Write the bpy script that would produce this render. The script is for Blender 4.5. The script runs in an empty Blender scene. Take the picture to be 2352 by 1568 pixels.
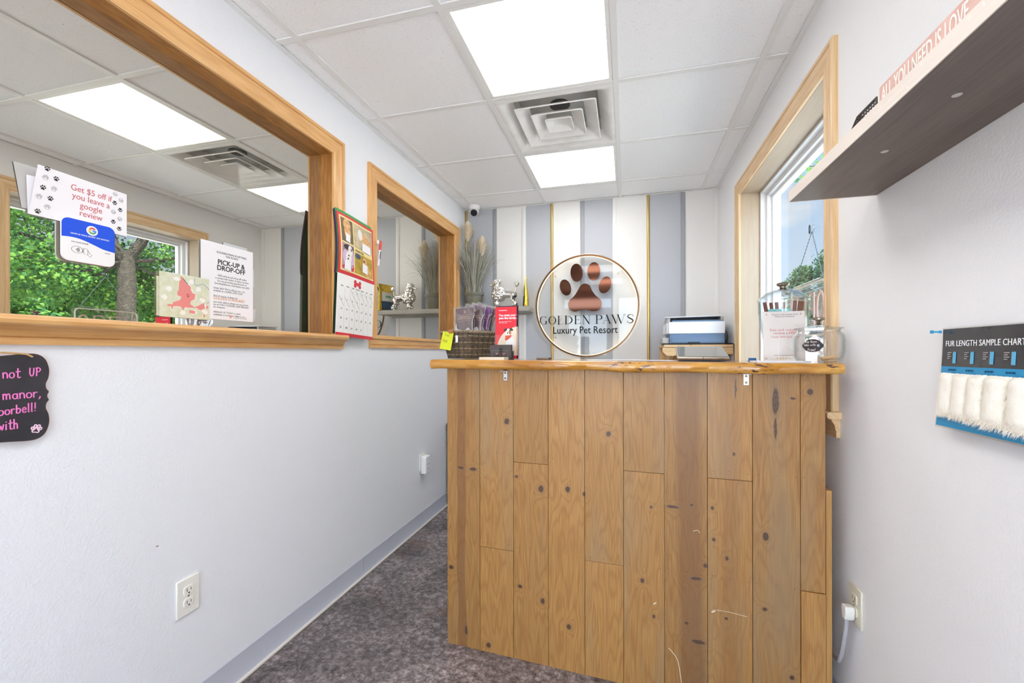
import bpy, bmesh, math, random
from mathutils import Vector, Matrix
from math import pi, sin, cos, tan, radians, sqrt, atan2
random.seed(11)
COL = bpy.context.scene.collection
SC = bpy.context.scene

def S(r, g, b):
    def f(c):
        c /= 255.0
        return c / 12.92 if c <= .04045 else ((c + .055) / 1.055) ** 2.4
    return (f(r), f(g), f(b), 1.0)

# ------------------------------------------------------------------ camera
CAM_H = 1.20
cd = bpy.data.cameras.new('camera'); cam = bpy.data.objects.new('camera', cd); COL.objects.link(cam)
cam.location = (0, 0, CAM_H)
cam.rotation_euler = (pi / 2, radians(0.10), 0.2568)
cd.sensor_width = 36.0; cd.lens = 36.0 * 1002.3 / 2352.0; cd.shift_y = 26.7 / 2352.0
cd.clip_start = .02; cd.clip_end = 400
SC.camera = cam
SC.cycles.transparent_max_bounces = 32; SC.cycles.diffuse_bounces = 8; SC.cycles.max_bounces = 16
# ------------------------------------------------------------------ view
SC.view_settings.view_transform = 'Standard'; SC.view_settings.look = 'None'
SC.view_settings.gamma = 1.0; SC.view_settings.use_curve_mapping = False
SC.view_settings.exposure = 0.86
# ------------------------------------------------------------------ world: blue sky, white clouds, brighter on the sunny street side
W = bpy.data.worlds.new('sky'); SC.world = W; W.use_nodes = True
nt = W.node_tree; nt.nodes.clear()
def wn(t, **k):
    n = nt.nodes.new(t)
    for a, b in k.items(): setattr(n, a, b)
    return n
wl = nt.links.new
tc = wn('ShaderNodeTexCoord'); sep = wn('ShaderNodeSeparateXYZ'); wl(tc.outputs['Generated'], sep.inputs[0])
ramp = wn('ShaderNodeValToRGB'); wl(sep.outputs['Z'], ramp.inputs[0])
ramp.color_ramp.elements[0].position = 0.0; ramp.color_ramp.elements[0].color = (.78, .89, 1.0, 1)
ramp.color_ramp.elements[1].position = .55; ramp.color_ramp.elements[1].color = (.36, .60, 1.0, 1)
mp = wn('ShaderNodeMapping'); mp.inputs['Scale'].default_value = (3.2, 3.2, 7.0); mp.inputs['Location'].default_value = (.7, .2, .15)
wl(tc.outputs['Generated'], mp.inputs[0])
nz = wn('ShaderNodeTexNoise'); nz.inputs['Scale'].default_value = 1.4; nz.inputs['Detail'].default_value = 7; wl(mp.outputs[0], nz.inputs[0])
cr = wn('ShaderNodeValToRGB'); wl(nz.outputs['Fac'], cr.inputs[0])
cr.color_ramp.elements[0].position = .50; cr.color_ramp.elements[0].color = (0, 0, 0, 1)
cr.color_ramp.elements[1].position = .64; cr.color_ramp.elements[1].color = (1, 1, 1, 1)
mx = wn('ShaderNodeMixRGB'); wl(cr.outputs[0], mx.inputs[0]); wl(ramp.outputs[0], mx.inputs[1]); mx.inputs[2].default_value = (1.0, 1.0, 1.0, 1)
# sun-side boost
dt = wn('ShaderNodeVectorMath', operation='DOT_PRODUCT'); wl(tc.outputs['Generated'], dt.inputs[0]); dt.inputs[1].default_value = Vector((-.35, -.80, .46)).normalized()
mr = wn('ShaderNodeMapRange'); wl(dt.outputs['Value'], mr.inputs[0])
mr.inputs[1].default_value = .1; mr.inputs[2].default_value = 1.0; mr.inputs[3].default_value = 1.0; mr.inputs[4].default_value = 12.0
vm = wn('ShaderNodeVectorMath', operation='SCALE'); wl(mx.outputs[0], vm.inputs[0]); wl(mr.outputs[0], vm.inputs['Scale'])
bg = wn('ShaderNodeBackground'); wl(vm.outputs[0], bg.inputs[0]); bg.inputs[1].default_value = .52
wo = wn('ShaderNodeOutputWorld'); wl(bg.outputs[0], wo.inputs[0])
# ------------------------------------------------------------------ sun (behind the building, lights the trees outside)
sd = bpy.data.lights.new('sun', 'SUN'); sun = bpy.data.objects.new('sun', sd); COL.objects.link(sun)
sd.energy = 12.0; sd.angle = radians(.6); sd.color = (1.0, .95, .86)
sun.rotation_euler = Vector((.50, .40, -.77)).to_track_quat('-Z', 'Y').to_euler()
sun.location = (-8, -8, 12)
PANEL = 4.2          # radiance of the ceiling light panels

# ------------------------------------------------------------------ node material helpers
MATS = {}
def newmat(name):
    m = bpy.data.materials.new(name); m.use_nodes = True
    t = m.node_tree; b = t.nodes['Principled BSDF']
    return m, t, b
def N(t, kind, **k):
    n = t.nodes.new(kind)
    for a, b in k.items(): setattr(n, a, b)
    return n
def bump(t, b, src, strength, dist=.01):
    n = N(t, 'ShaderNodeBump'); n.inputs['Strength'].default_value = strength; n.inputs['Distance'].default_value = dist
    t.links.new(src, n.inputs['Height']); t.links.new(n.outputs[0], b.inputs['Normal'])
def M(name, col, rough=.5, metal=0., spec=.5, bumps=None, var=None, emit=None, coat=0., sub=0., sheen=0.):
    """plain procedural material: base colour with a little noise variation, optional bump (scale, strength)"""
    m, t, b = newmat(name)
    b.inputs['Base Color'].default_value = col; b.inputs['Roughness'].default_value = rough
    b.inputs['Metallic'].default_value = metal; b.inputs['Specular IOR Level'].default_value = spec
    b.inputs['Coat Weight'].default_value = coat; b.inputs['Coat Roughness'].default_value = .08
    co = N(t, 'ShaderNodeTexCoord')
    if var:
        c2, sc = var
        n = N(t, 'ShaderNodeTexNoise'); n.inputs['Scale'].default_value = sc; n.inputs['Detail'].default_value = 5
        t.links.new(co.outputs['Object'], n.inputs[0])
        r = N(t, 'ShaderNodeValToRGB'); r.color_ramp.elements[0].position = .35; r.color_ramp.elements[1].position = .68
        r.color_ramp.elements[0].color = col; r.color_ramp.elements[1].color = c2
        t.links.new(n.outputs['Fac'], r.inputs[0]); t.links.new(r.outputs[0], b.inputs['Base Color'])
    if bumps:
        n = N(t, 'ShaderNodeTexNoise'); n.inputs['Scale'].default_value = bumps[0]; n.inputs['Detail'].default_value = 3
        t.links.new(co.outputs['Object'], n.inputs[0]); bump(t, b, n.outputs['Fac'], bumps[1], bumps[2] if len(bumps) > 2 else .004)
    if emit:
        b.inputs['Emission Color'].default_value = emit[0]; b.inputs['Emission Strength'].default_value = emit[1]
    return m
def wood(name, c1, c2, fine=1.0, rough=.45, coat=0., bands=9.0, contrast=.5, bump_s=.08):
    """grain from the UV map: u runs along the grain, v across it (metres)"""
    m, t, b = newmat(name); L = t.links.new
    uv = N(t, 'ShaderNodeUVMap'); uv.uv_map = 'UVMap'
    mp = N(t, 'ShaderNodeMapping'); mp.inputs['Scale'].default_value = (1.3, 14.0, 1); L(uv.outputs[0], mp.inputs[0])
    n1 = N(t, 'ShaderNodeTexNoise'); n1.inputs['Scale'].default_value = 1.5; n1.inputs['Detail'].default_value = 3; L(mp.outputs[0], n1.inputs[0])
    mp2 = N(t, 'ShaderNodeMapping'); mp2.inputs['Scale'].default_value = (6.0, 330.0 * fine, 1); L(uv.outputs[0], mp2.inputs[0])
    n2 = N(t, 'ShaderNodeTexNoise'); n2.inputs['Scale'].default_value = 1.0; n2.inputs['Detail'].default_value = 2; L(mp2.outputs[0], n2.inputs[0])
    ml = N(t, 'ShaderNodeMath', operation='MULTIPLY'); L(n1.outputs['Fac'], ml.inputs[0]); ml.inputs[1].default_value = bands * 2 * pi
    sn = N(t, 'ShaderNodeMath', operation='SINE'); L(ml.outputs[0], sn.inputs[0])
    a1 = N(t, 'ShaderNodeMath', operation='MULTIPLY_ADD'); L(sn.outputs[0], a1.inputs[0]); a1.inputs[1].default_value = .22 * contrast; a1.inputs[2].default_value = .25
    a2 = N(t, 'ShaderNodeMath', operation='MULTIPLY_ADD'); L(n2.outputs['Fac'], a2.inputs[0]); a2.inputs[1].default_value = .5; L(a1.outputs[0], a2.inputs[2])
    r = N(t, 'ShaderNodeValToRGB'); r.color_ramp.elements[0].position = .2; r.color_ramp.elements[1].position = .8
    r.color_ramp.elements[0].color = c1; r.color_ramp.elements[1].color = c2
    L(a2.outputs[0], r.inputs[0]); L(r.outputs[0], b.inputs['Base Color'])
    b.inputs['Roughness'].default_value = rough; b.inputs['Coat Weight'].default_value = coat; b.inputs['Coat Roughness'].default_value = .1
    bump(t, b, n2.outputs['Fac'], bump_s, .002)
    return m
def glass(name, tint=(1, 1, 1, 1), ior=1.45, edge=None, gloss=1.0, base=0.0, graze=.9):
    """thin clear pane: transparent body, Fresnel reflection, optional darker edge tint"""
    m = bpy.data.materials.new(name); m.use_nodes = True; t = m.node_tree; t.nodes.clear(); L = t.links.new
    tr = N(t, 'ShaderNodeBsdfTransparent'); tr.inputs[0].default_value = tint
    gl = N(t, 'ShaderNodeBsdfGlossy'); gl.inputs['Roughness'].default_value = .01; gl.inputs[0].default_value = (gloss, gloss, gloss, 1)
    lf = N(t, 'ShaderNodeLayerWeight'); lf.inputs[0].default_value = .5
    pw = N(t, 'ShaderNodeMath', operation='POWER'); L(lf.outputs['Facing'], pw.inputs[0]); pw.inputs[1].default_value = 5.0
    f0 = ((ior - 1) / (ior + 1)) ** 2
    ad = N(t, 'ShaderNodeMath', operation='MULTIPLY_ADD', use_clamp=True); L(pw.outputs[0], ad.inputs[0]); ad.inputs[1].default_value = graze - f0; ad.inputs[2].default_value = f0 + base
    if edge:
        lw = N(t, 'ShaderNodeMath', operation='POWER'); L(lf.outputs['Facing'], lw.inputs[0]); lw.inputs[1].default_value = 3.0
        mc = N(t, 'ShaderNodeMixRGB'); L(lw.outputs[0], mc.inputs[0]); mc.inputs[1].default_value = tint; mc.inputs[2].default_value = edge
        L(mc.outputs[0], tr.inputs[0])
    ms = N(t, 'ShaderNodeMixShader'); L(ad.outputs[0], ms.inputs[0]); L(tr.outputs[0], ms.inputs[1]); L(gl.outputs[0], ms.inputs[2])
    o = N(t, 'ShaderNodeOutputMaterial'); L(ms.outputs[0], o.inputs[0])
    return m

# ------------------------------------------------------------------ mesh builder
class MB:
    """collects geometry for ONE mesh object; grain axis sets which way u runs in the UV map"""
    def __init__(s, grain=2):
        s.v = []; s.f = []; s.mi = []; s.uv = []; s.g = grain; s.k = 0; s.T = None; s.uoff = (0, 0); s.ruv = True
    def add(s, vs, fs, uvs=None):
        vs = [Vector(p) for p in vs]
        b = len(s.v)
        if uvs is None:
            g = s.g; o = [i for i in range(3) if i != g]
            ru, rv = (random.random() * 7, random.random() * 7) if s.ruv else s.uoff
            cu = [(p[g] + ru, p[o[0]] + p[o[1]] + rv) for p in vs]
        else: cu = uvs
        if s.T is not None: vs = [s.T @ p for p in vs]
        s.v += vs
        for f in fs:
            s.f.append([b + i for i in f]); s.mi.append(s.k); s.uv.append([cu[i] for i in f])
        return s
    def box(s, x0, x1, y0, y1, z0, z1):
        v = [(x0, y0, z0), (x1, y0, z0), (x1, y1, z0), (x0, y1, z0), (x0, y0, z1), (x1, y0, z1), (x1, y1, z1), (x0, y1, z1)]
        return s.add(v, [(0, 3, 2, 1), (4, 5, 6, 7), (0, 1, 5, 4), (1, 2, 6, 5), (2, 3, 7, 6), (3, 0, 4, 7)])
    def tube(s, pts, r, n=8, closed=False, caps=True):
        P = [Vector(p) for p in pts]; m = len(P)
        R = r if isinstance(r, (list, tuple)) else [r] * m
        vs = []; nrm = None
        for i in range(m):
            a = P[i - 1] if (i or closed) else P[0]; c = P[(i + 1) % m] if (i < m - 1 or closed) else P[-1]
            d = (c - a); d = d.normalized() if d.length > 1e-9 else Vector((0, 0, 1))
            if nrm is None:
                nrm = d.orthogonal().normalized()
            nrm = (nrm - d * nrm.dot(d)); nrm = nrm.normalized() if nrm.length > 1e-6 else d.orthogonal().normalized()
            bn = d.cross(nrm)
            for j in range(n):
                t = 2 * pi * j / n; vs.append(P[i] + (nrm * cos(t) + bn * sin(t)) * R[i])
        fs = []
        for i in range(m if closed else m - 1):
            q = (i + 1) % m
            for j in range(n):
                fs.append((i * n + j, i * n + (j + 1) % n, q * n + (j + 1) % n, q * n + j))
        if caps and not closed:
            fs.append(tuple(range(n - 1, -1, -1))); fs.append(tuple((m - 1) * n + j for j in range(n)))
        return s.add(vs, fs)
    def lathe(s, prof, n=24, c=(0, 0, 0), capa=False, capb=False):
        vs = []; fs = []; m = len(prof)
        for r, z in prof:
            for j in range(n):
                t = 2 * pi * j / n; vs.append((c[0] + r * cos(t), c[1] + r * sin(t), c[2] + z))
        for i in range(m - 1):
            for j in range(n):
                fs.append((i * n + j, i * n + (j + 1) % n, (i + 1) * n + (j + 1) % n, (i + 1) * n + j))
        if capa: fs.append(tuple(range(n - 1, -1, -1)))
        if capb: fs.append(tuple((m - 1) * n + j for j in range(n)))
        return s.add(vs, fs)
    def prism(s, pts, y0, y1):
        """outline in the xz plane, front face at y0, back at y1"""
        n = len(pts)
        vs = [(x, y0, z) for x, z in pts] + [(x, y1, z) for x, z in pts]
        fs = [tuple(range(n)), tuple(range(2 * n - 1, n - 1, -1))] + [(i, i + n, (i + 1) % n + n, (i + 1) % n) for i in range(n)]
        return s.add(vs, fs)
    def ell(s, cx, cz, rx, rz, rot, y0, y1, n=24):
        c, d = cos(rot), sin(rot)
        return s.prism([(cx + rx * cos(2 * pi * i / n) * c - rz * sin(2 * pi * i / n) * d, cz + rx * cos(2 * pi * i / n) * d + rz * sin(2 * pi * i / n) * c) for i in range(n)], y0, y1)
    def ribbon(s, pts, w, y0, y1, closed=False):
        """flat stroke of width w (or list) along pts in the xz plane"""
        P = [Vector((p[0], p[1])) for p in pts]; m = len(P)
        Wd = w if isinstance(w, (list, tuple)) else [w] * m
        Lp = []; Rp = []
        for i in range(m):
            a = P[i - 1] if (i or closed) else P[0]; c = P[(i + 1) % m] if (i < m - 1 or closed) else P[-1]
            d = c - a; d = d.normalized() if d.length > 1e-9 else Vector((1, 0))
            nn = Vector((-d.y, d.x)) * Wd[i] * .5
            if not closed:
                if i == 0: P0 = P[0] - d * Wd[0] * .25
                elif i == m - 1: P0 = P[i] + d * Wd[i] * .25
                else: P0 = P[i]
            else: P0 = P[i]
            Lp.append(P0 + nn); Rp.append(P0 - nn)
        vs = []
        for p, q in zip(Lp, Rp):
            vs += [(p.x, y0, p.y), (q.x, y0, q.y), (p.x, y1, p.y), (q.x, y1, q.y)]
        fs = []
        for i in range(m if closed else m - 1):
            a = 4 * i; b = 4 * ((i + 1) % m)
            fs += [(a, a + 1, b + 1, b), (a + 2, b + 2, b + 3, a + 3), (a, b, b + 2, a + 2), (a + 1, a + 3, b + 3, b + 1)]
        if not closed:
            fs += [(0, 2, 3, 1), (4 * m - 4, 4 * m - 3, 4 * m - 1, 4 * m - 2)]
        return s.add(vs, fs)
    def ball(s, c, r, n=16, m=10):
        r = r if isinstance(r, (list, tuple)) else (r, r, r)
        vs = []; fs = []
        for i in range(m + 1):
            p = pi * i / m
            for j in range(n):
                t = 2 * pi * j / n
                vs.append((c[0] + r[0] * sin(p) * cos(t), c[1] + r[1] * sin(p) * sin(t), c[2] - r[2] * cos(p)))
        for i in range(m):
            for j in range(n):
                fs.append((i * n + j, i * n + (j + 1) % n, (i + 1) * n + (j + 1) % n, (i + 1) * n + j))
        return s.add(vs, fs)
    def build(s, name, mats, parent=None, bevel=0., seg=2, smooth=True, angle=38, label=None):
        me = bpy.data.meshes.new(name)
        me.from_pydata([tuple(p) for p in s.v], [], s.f)
        uvl = me.uv_layers.new(name='UVMap'); k = 0
        flat = []
        for u in s.uv:
            for q in u: flat += [q[0], q[1]]
        uvl.data.foreach_set('uv', flat)
        mats = mats if isinstance(mats, (list, tuple)) else [mats]
        for q in mats: me.materials.append(q)
        me.polygons.foreach_set('material_index', s.mi)
        bm = bmesh.new(); bm.from_mesh(me)
        bmesh.ops.remove_doubles(bm, verts=bm.verts, dist=1e-6)
        bmesh.ops.recalc_face_normals(bm, faces=bm.faces)
        bm.to_mesh(me); bm.free()
        if smooth:
            me.polygons.foreach_set('use_smooth', [True] * len(me.polygons)); me.set_sharp_from_angle(angle=radians(angle))
        o = bpy.data.objects.new(name, me); COL.objects.link(o)
        if parent: o.parent = parent
        if label: o['label'] = label
        if bevel:
            b = o.modifiers.new('bevel', 'BEVEL'); b.width = bevel; b.segments = seg; b.limit_method = 'ANGLE'; b.angle_limit = radians(40)
        return o
def tag(o, label, cat, group=None, kind=None):
    o['label'] = label; o['category'] = cat
    if group: o['group'] = group
    if kind: o['kind'] = kind
    return o
def thing(name, label, cat, loc=(0, 0, 0), rotz=0., group=None, rot=None):
    o = bpy.data.objects.new(name, None); COL.objects.link(o); o.empty_display_size = .05
    o.location = loc; o.rotation_euler = rot if rot else (0, 0, rotz)
    return tag(o, label, cat, group)
def struct(o): o['kind'] = 'structure'; return o
def sroot(name, loc=(0, 0, 0), rotz=0.):
    o = bpy.data.objects.new(name, None); COL.objects.link(o); o.location = loc; o.rotation_euler = (0, 0, rotz); o['kind'] = 'structure'; return o
def copy_tree(o, parent=None):
    c = o.copy(); COL.objects.link(c); c.parent = parent
    for ch in list(o.children): copy_tree(ch, c)
    return c
LEFT, RIGHT, BACK = pi / 2, -pi / 2, 0.0      # local frames of the three walls: x to the right, y into the wall
def text(name, body, size, loc, mat, parent, align='CENTER', bold=0., xs=1., lines=1.0, tilt=0., ext=.00025, spacing=1.0, fit=None):
    c = bpy.data.curves.new('t', 'FONT'); c.body = body; c.size = size; c.align_x = align; c.offset = bold
    c.extrude = ext; c.space_line = lines; c.space_character = spacing; c.resolution_u = 3
    o = bpy.data.objects.new('t', c)
    me = bpy.data.meshes.new_from_object(o); bpy.data.objects.remove(o); bpy.data.curves.remove(c)
    if fit:
        wd_ = max(v.co.x for v in me.vertices) - min(v.co.x for v in me.vertices); xs = fit / wd_
    me.transform(Matrix.Translation(loc) @ Matrix.Rotation(tilt, 4, 'Y') @ Matrix.Rotation(pi / 2, 4, 'X') @ Matrix.Diagonal((xs, 1, 1, 1)))
    me.name = name; me.materials.clear(); me.materials.append(mat)
    r = bpy.data.objects.new(name, me); COL.objects.link(r); r.parent = parent
    return r
def catmull(pts, n=6, closed=True):
    P = [Vector(p) for p in pts]; m = len(P); out = []
    rng = range(m if closed else m - 1)
    for i in rng:
        a = P[(i - 1) % m] if closed else P[max(i - 1, 0)]; b = P[i]; c = P[(i + 1) % m]; d = P[(i + 2) % m] if closed else P[min(i + 2, m - 1)]
        for k in range(n):
            t = k / n
            out.append(tuple(.5 * ((2 * b) + (c - a) * t + (2 * a - 5 * b + 4 * c - d) * t * t + (3 * b - a - 3 * c + d) * t ** 3)))
    if not closed: out.append(tuple(P[-1]))
    return out
PADPTS = [(738, 478), (800, 505), (832, 572), (880, 640), (945, 700), (957, 770), (920, 830), (850, 846), (785, 832), (720, 820), (655, 836), (590, 843), (530, 808), (513, 745), (535, 690), (592, 640), (640, 570), (682, 502)]
PAD = catmull([((x - 738) / 480., (600 - z) / 480.) for x, z in PADPTS], 4)
TOES = [(477, 520, 74, 110, radians(16)), (627, 330, 82, 120, radians(4)), (855, 322, 85, 120, radians(-3)), (1002, 507, 78, 112, radians(-20))]
TOES = [((x - 738) / 480., (600 - z) / 480., a / 480., b / 480., r) for x, z, a, b, r in TOES]
def paw(mb, cx, cz, s, y0, y1, rot=0., outline=0.):
    """paw mark; s is about its half height"""
    c, d = cos(rot) * s, sin(rot) * s
    f = lambda x, z: (cx + x * c - z * d, cz + x * d + z * c)
    shapes = [[f(*p) for p in PAD]]
    for x, z, a, b, r in TOES:
        shapes.append([f(x + a * cos(t) * cos(r) - b * sin(t) * sin(r), z + a * cos(t) * sin(r) + b * sin(t) * cos(r)) for t in [2 * pi * i / 18 for i in range(18)]])
    for q in shapes:
        if outline: mb.ribbon(q, outline, y0, y1, closed=True)
        else: mb.prism(q, y0, y1)
    return mb
# chalk / pen hand: strokes in a 1-high box, x-height .55
def arc(cx, cz, rx, rz, a0, a1, n=10): return [(cx + rx * cos(radians(a0 + (a1 - a0) * i / n)), cz + rz * sin(radians(a0 + (a1 - a0) * i / n))) for i in range(n + 1)]
HAND = {
 'n': (.42, [[(0, .55), (.02, 0)], [(0, .36), (.14, .55), (.3, .5), (.36, .3), (.38, 0)]]),
 'o': (.46, [arc(.22, .27, .21, .27, 90, 450, 14)]),
 't': (.42, [[(.18, .95), (.17, .14), (.26, .0), (.4, .05)], [(0, .6), (.4, .64)]]),
 'u': (.46, [[(0, .55), (.01, .15), (.14, 0), (.28, .07), (.36, .25)], [(.36, .55), (.38, 0)]]),
 'U': (.52, [[(.02, .9), (0, .35), (.12, .04), (.3, .06), (.4, .35), (.42, .88)]]),
 'P': (.54, [[(.1, .9), (.07, 0)], [(0, .86), (.3, .9), (.48, .72), (.36, .5), (.09, .42)]]),
 'm': (.62, [[(0, .55), (.02, 0)], [(.02, .4), (.14, .55), (.24, .45), (.26, 0)], [(.27, .4), (.4, .55), (.5, .45), (.54, 0)]]),
 'a': (.46, [arc(.2, .25, .19, .25, 60, 400, 12), [(.38, .52), (.37, .1), (.44, 0)]]),
 'r': (.36, [[(.02, .55), (.04, 0)], [(.04, .36), (.16, .53), (.32, .52)]]),
 ',': (.2, [[(.08, .06), (.1, -.02), (.0, -.18)]]),
 'd': (.48, [arc(.2, .25, .19, .25, 60, 400, 12), [(.4, .98), (.39, .1), (.46, 0)]]),
 'b': (.44, [[(.02, .95), (.02, .02)], [(.02, .4), (.2, .55), (.37, .4), (.34, .1), (.16, 0), (.02, .1)]]),
 'e': (.44, [[(.03, .28), (.36, .34), (.3, .52), (.14, .54), (.02, .32), (.1, .05), (.26, 0), (.4, .1)]]),
 'l': (.2, [[(.06, .98), (.06, .05), (.12, 0)]]),
 '!': (.2, [[(.08, .95), (.07, .28)], [(.06, .06), (.08, .0)]]),
 'w': (.62, [[(0, .55), (.13, 0), (.27, .45), (.4, 0), (.54, .55)]]),
 'i': (.2, [[(.06, .55), (.06, 0)], [(.06, .76), (.08, .8)]]),
 'h': (.44, [[(.02, .98), (.03, 0)], [(.03, .38), (.17, .55), (.33, .46), (.37, 0)]]),
 'F': (.46, [[(.05, .9), (.04, 0)], [(.0, .9), (.42, .92)], [(.04, .5), (.34, .52)]]),
 'E': (.46, [[(.4, .92), (.05, .9), (.04, .02), (.4, .0)], [(.05, .48), (.34, .5)]]),
 'j': (.26, [[(.14, .55), (.14, -.2), (.02, -.34), (-.08, -.26)], [(.14, .76), (.16, .8)]]),
 'y': (.44, [[(.02, .55), (.18, .08)], [(.38, .55), (.16, -.1), (.0, -.32)]]),
 'B': (.48, [[(.04, .92), (.04, 0)], [(.04, .92), (.32, .86), (.3, .55), (.05, .48), (.38, .4), (.38, .08), (.04, 0)]]),
 's': (.36, [[(.3, .5), (.1, .54), (.04, .4), (.28, .2), (.22, .02), (.0, .06)]]),
 'k': (.42, [[(.03, .95), (.03, 0)], [(.34, .55), (.04, .22), (.38, 0)]]),
 'g': (.44, [arc(.2, .28, .18, .25, 40, 400, 12), [(.37, .54), (.36, -.2), (.18, -.34), (.02, -.24)]]),
 'T': (.5, [[(.0, .9), (.46, .92)], [(.23, .9), (.22, 0)]]),
 ' ': (.34, []),
}
def hand(mb, s, x, z, size, w, y0, y1, xs=1., slope=0.):
    xs0 = x; k = 0
    for ch in s:
        adv, st = HAND.get(ch, HAND[' '])
        for q in st:
            q = catmull(q, 3, closed=False) if len(q) > 2 else q
            mb.ribbon([(x + px * size * xs, z + pz * size + slope * (x - xs0 + px * size * xs)) for px, pz in q], w, y0 - k * .00003, y1 - k * .00003); k = (k + 1) % 12
        x += (adv + .12) * size * xs
    return x
# ================================================================== materials of the shell
WALL = M('wall_paint', S(236, 238, 243), .75, bumps=(170, .35, .004), spec=.3)
WALLR = M('wall_paint_right', S(238, 238, 239), .75, bumps=(170, .24, .004), spec=.3)
GREY = M('grey_stripe_paint', S(186, 189, 196), .7, bumps=(170, .3, .004), spec=.3)
WHITE = M('white_stripe_paint', S(232, 231, 229), .7, bumps=(170, .25, .004), spec=.3)
BATG = M('grey_batten_paint', S(158, 160, 166), .5)
BATW = M('white_batten_paint', S(232, 231, 228), .5)
GOLD = M('brushed_gold', S(206, 176, 112), .34, 1.0)
OAK = wood('honey_casing_wood', S(204, 146, 84), S(238, 192, 130), rough=.42, coat=.15, bands=5)
OAKD = wood('jamb_wood', S(150, 96, 38), S(190, 134, 66), rough=.5, bands=9, contrast=.8)
OAKL = wood('daylit_window_wood', S(212, 172, 122), S(238, 208, 164), rough=.42, coat=.15, bands=5)  # casing wood with the daylight on it painted in as a paler tone
OAKJ = wood('daylit_jamb_wood', S(172, 152, 128), S(190, 172, 150), rough=.5, bands=4, contrast=.3)  # strong window light painted into the jamb colour
def mirror_mat():
    m = bpy.data.materials.new('mirrored_film_glass'); m.use_nodes = True; t = m.node_tree; t.nodes.clear(); L = t.links.new
    gl = N(t, 'ShaderNodeBsdfGlossy'); gl.inputs['Roughness'].default_value = 0.0; gl.inputs[0].default_value = (.71, .69, .63, 1)
    df = N(t, 'ShaderNodeBsdfDiffuse'); df.inputs[0].default_value = (.55, .53, .48, 1)
    co = N(t, 'ShaderNodeTexCoord')
    vo = N(t, 'ShaderNodeTexVoronoi'); vo.inputs['Scale'].default_value = 70; L(co.outputs['Object'], vo.inputs[0])
    a = N(t, 'ShaderNodeMath', operation='LESS_THAN'); L(vo.outputs['Distance'], a.inputs[0]); a.inputs[1].default_value = .09
    nz = N(t, 'ShaderNodeTexNoise'); nz.inputs['Scale'].default_value = 5; L(co.outputs['Object'], nz.inputs[0])
    g = N(t, 'ShaderNodeMath', operation='GREATER_THAN'); L(nz.outputs['Fac'], g.inputs[0]); g.inputs[1].default_value = .62
    ml = N(t, 'ShaderNodeMath', operation='MULTIPLY'); L(a.outputs[0], ml.inputs[0]); L(g.outputs[0], ml.inputs[1])
    m2 = N(t, 'ShaderNodeMath', operation='MULTIPLY_ADD'); L(ml.outputs[0], m2.inputs[0]); m2.inputs[1].default_value = .6; m2.inputs[2].default_value = .02
    ms = N(t, 'ShaderNodeMixShader'); L(m2.outputs[0], ms.inputs[0]); L(gl.outputs[0], ms.inputs[1]); L(df.outputs[0], ms.inputs[2])
    o = N(t, 'ShaderNodeOutputMaterial'); L(ms.outputs[0], o.inputs[0]); return m
MIRROR = mirror_mat()
PANE = glass('window_pane', (.97, .985, .98, 1), 1.25, graze=.35)
VINYL = M('white_vinyl', S(236, 237, 238), .35)
def tile_mat():
    m, t, b = newmat('fissured_ceiling_tile'); L = t.links.new
    co = N(t, 'ShaderNodeTexCoord'); vo = N(t, 'ShaderNodeTexVoronoi'); vo.inputs['Scale'].default_value = 125; L(co.outputs['Object'], vo.inputs[0])
    nz = N(t, 'ShaderNodeTexNoise'); nz.inputs['Scale'].default_value = 90; nz.inputs['Detail'].default_value = 3; L(co.outputs['Object'], nz.inputs[0])
    sm = N(t, 'ShaderNodeMath', operation='MULTIPLY_ADD'); L(nz.outputs['Fac'], sm.inputs[0]); sm.inputs[1].default_value = .35; L(vo.outputs['Distance'], sm.inputs[2])
    r = N(t, 'ShaderNodeValToRGB'); r.color_ramp.elements[0].position = .245; r.color_ramp.elements[0].color = S(190, 187, 182)
    r.color_ramp.elements[1].position = .33; r.color_ramp.elements[1].color = S(249, 250, 252); L(sm.outputs[0], r.inputs[0]); L(r.outputs[0], b.inputs['Base Color'])
    b.inputs['Roughness'].default_value = .85; bump(t, b, nz.outputs['Fac'], .3, .004); return m
TILE = tile_mat()
TEE = M('white_ceiling_tee', S(236, 236, 235), .45)
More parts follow.
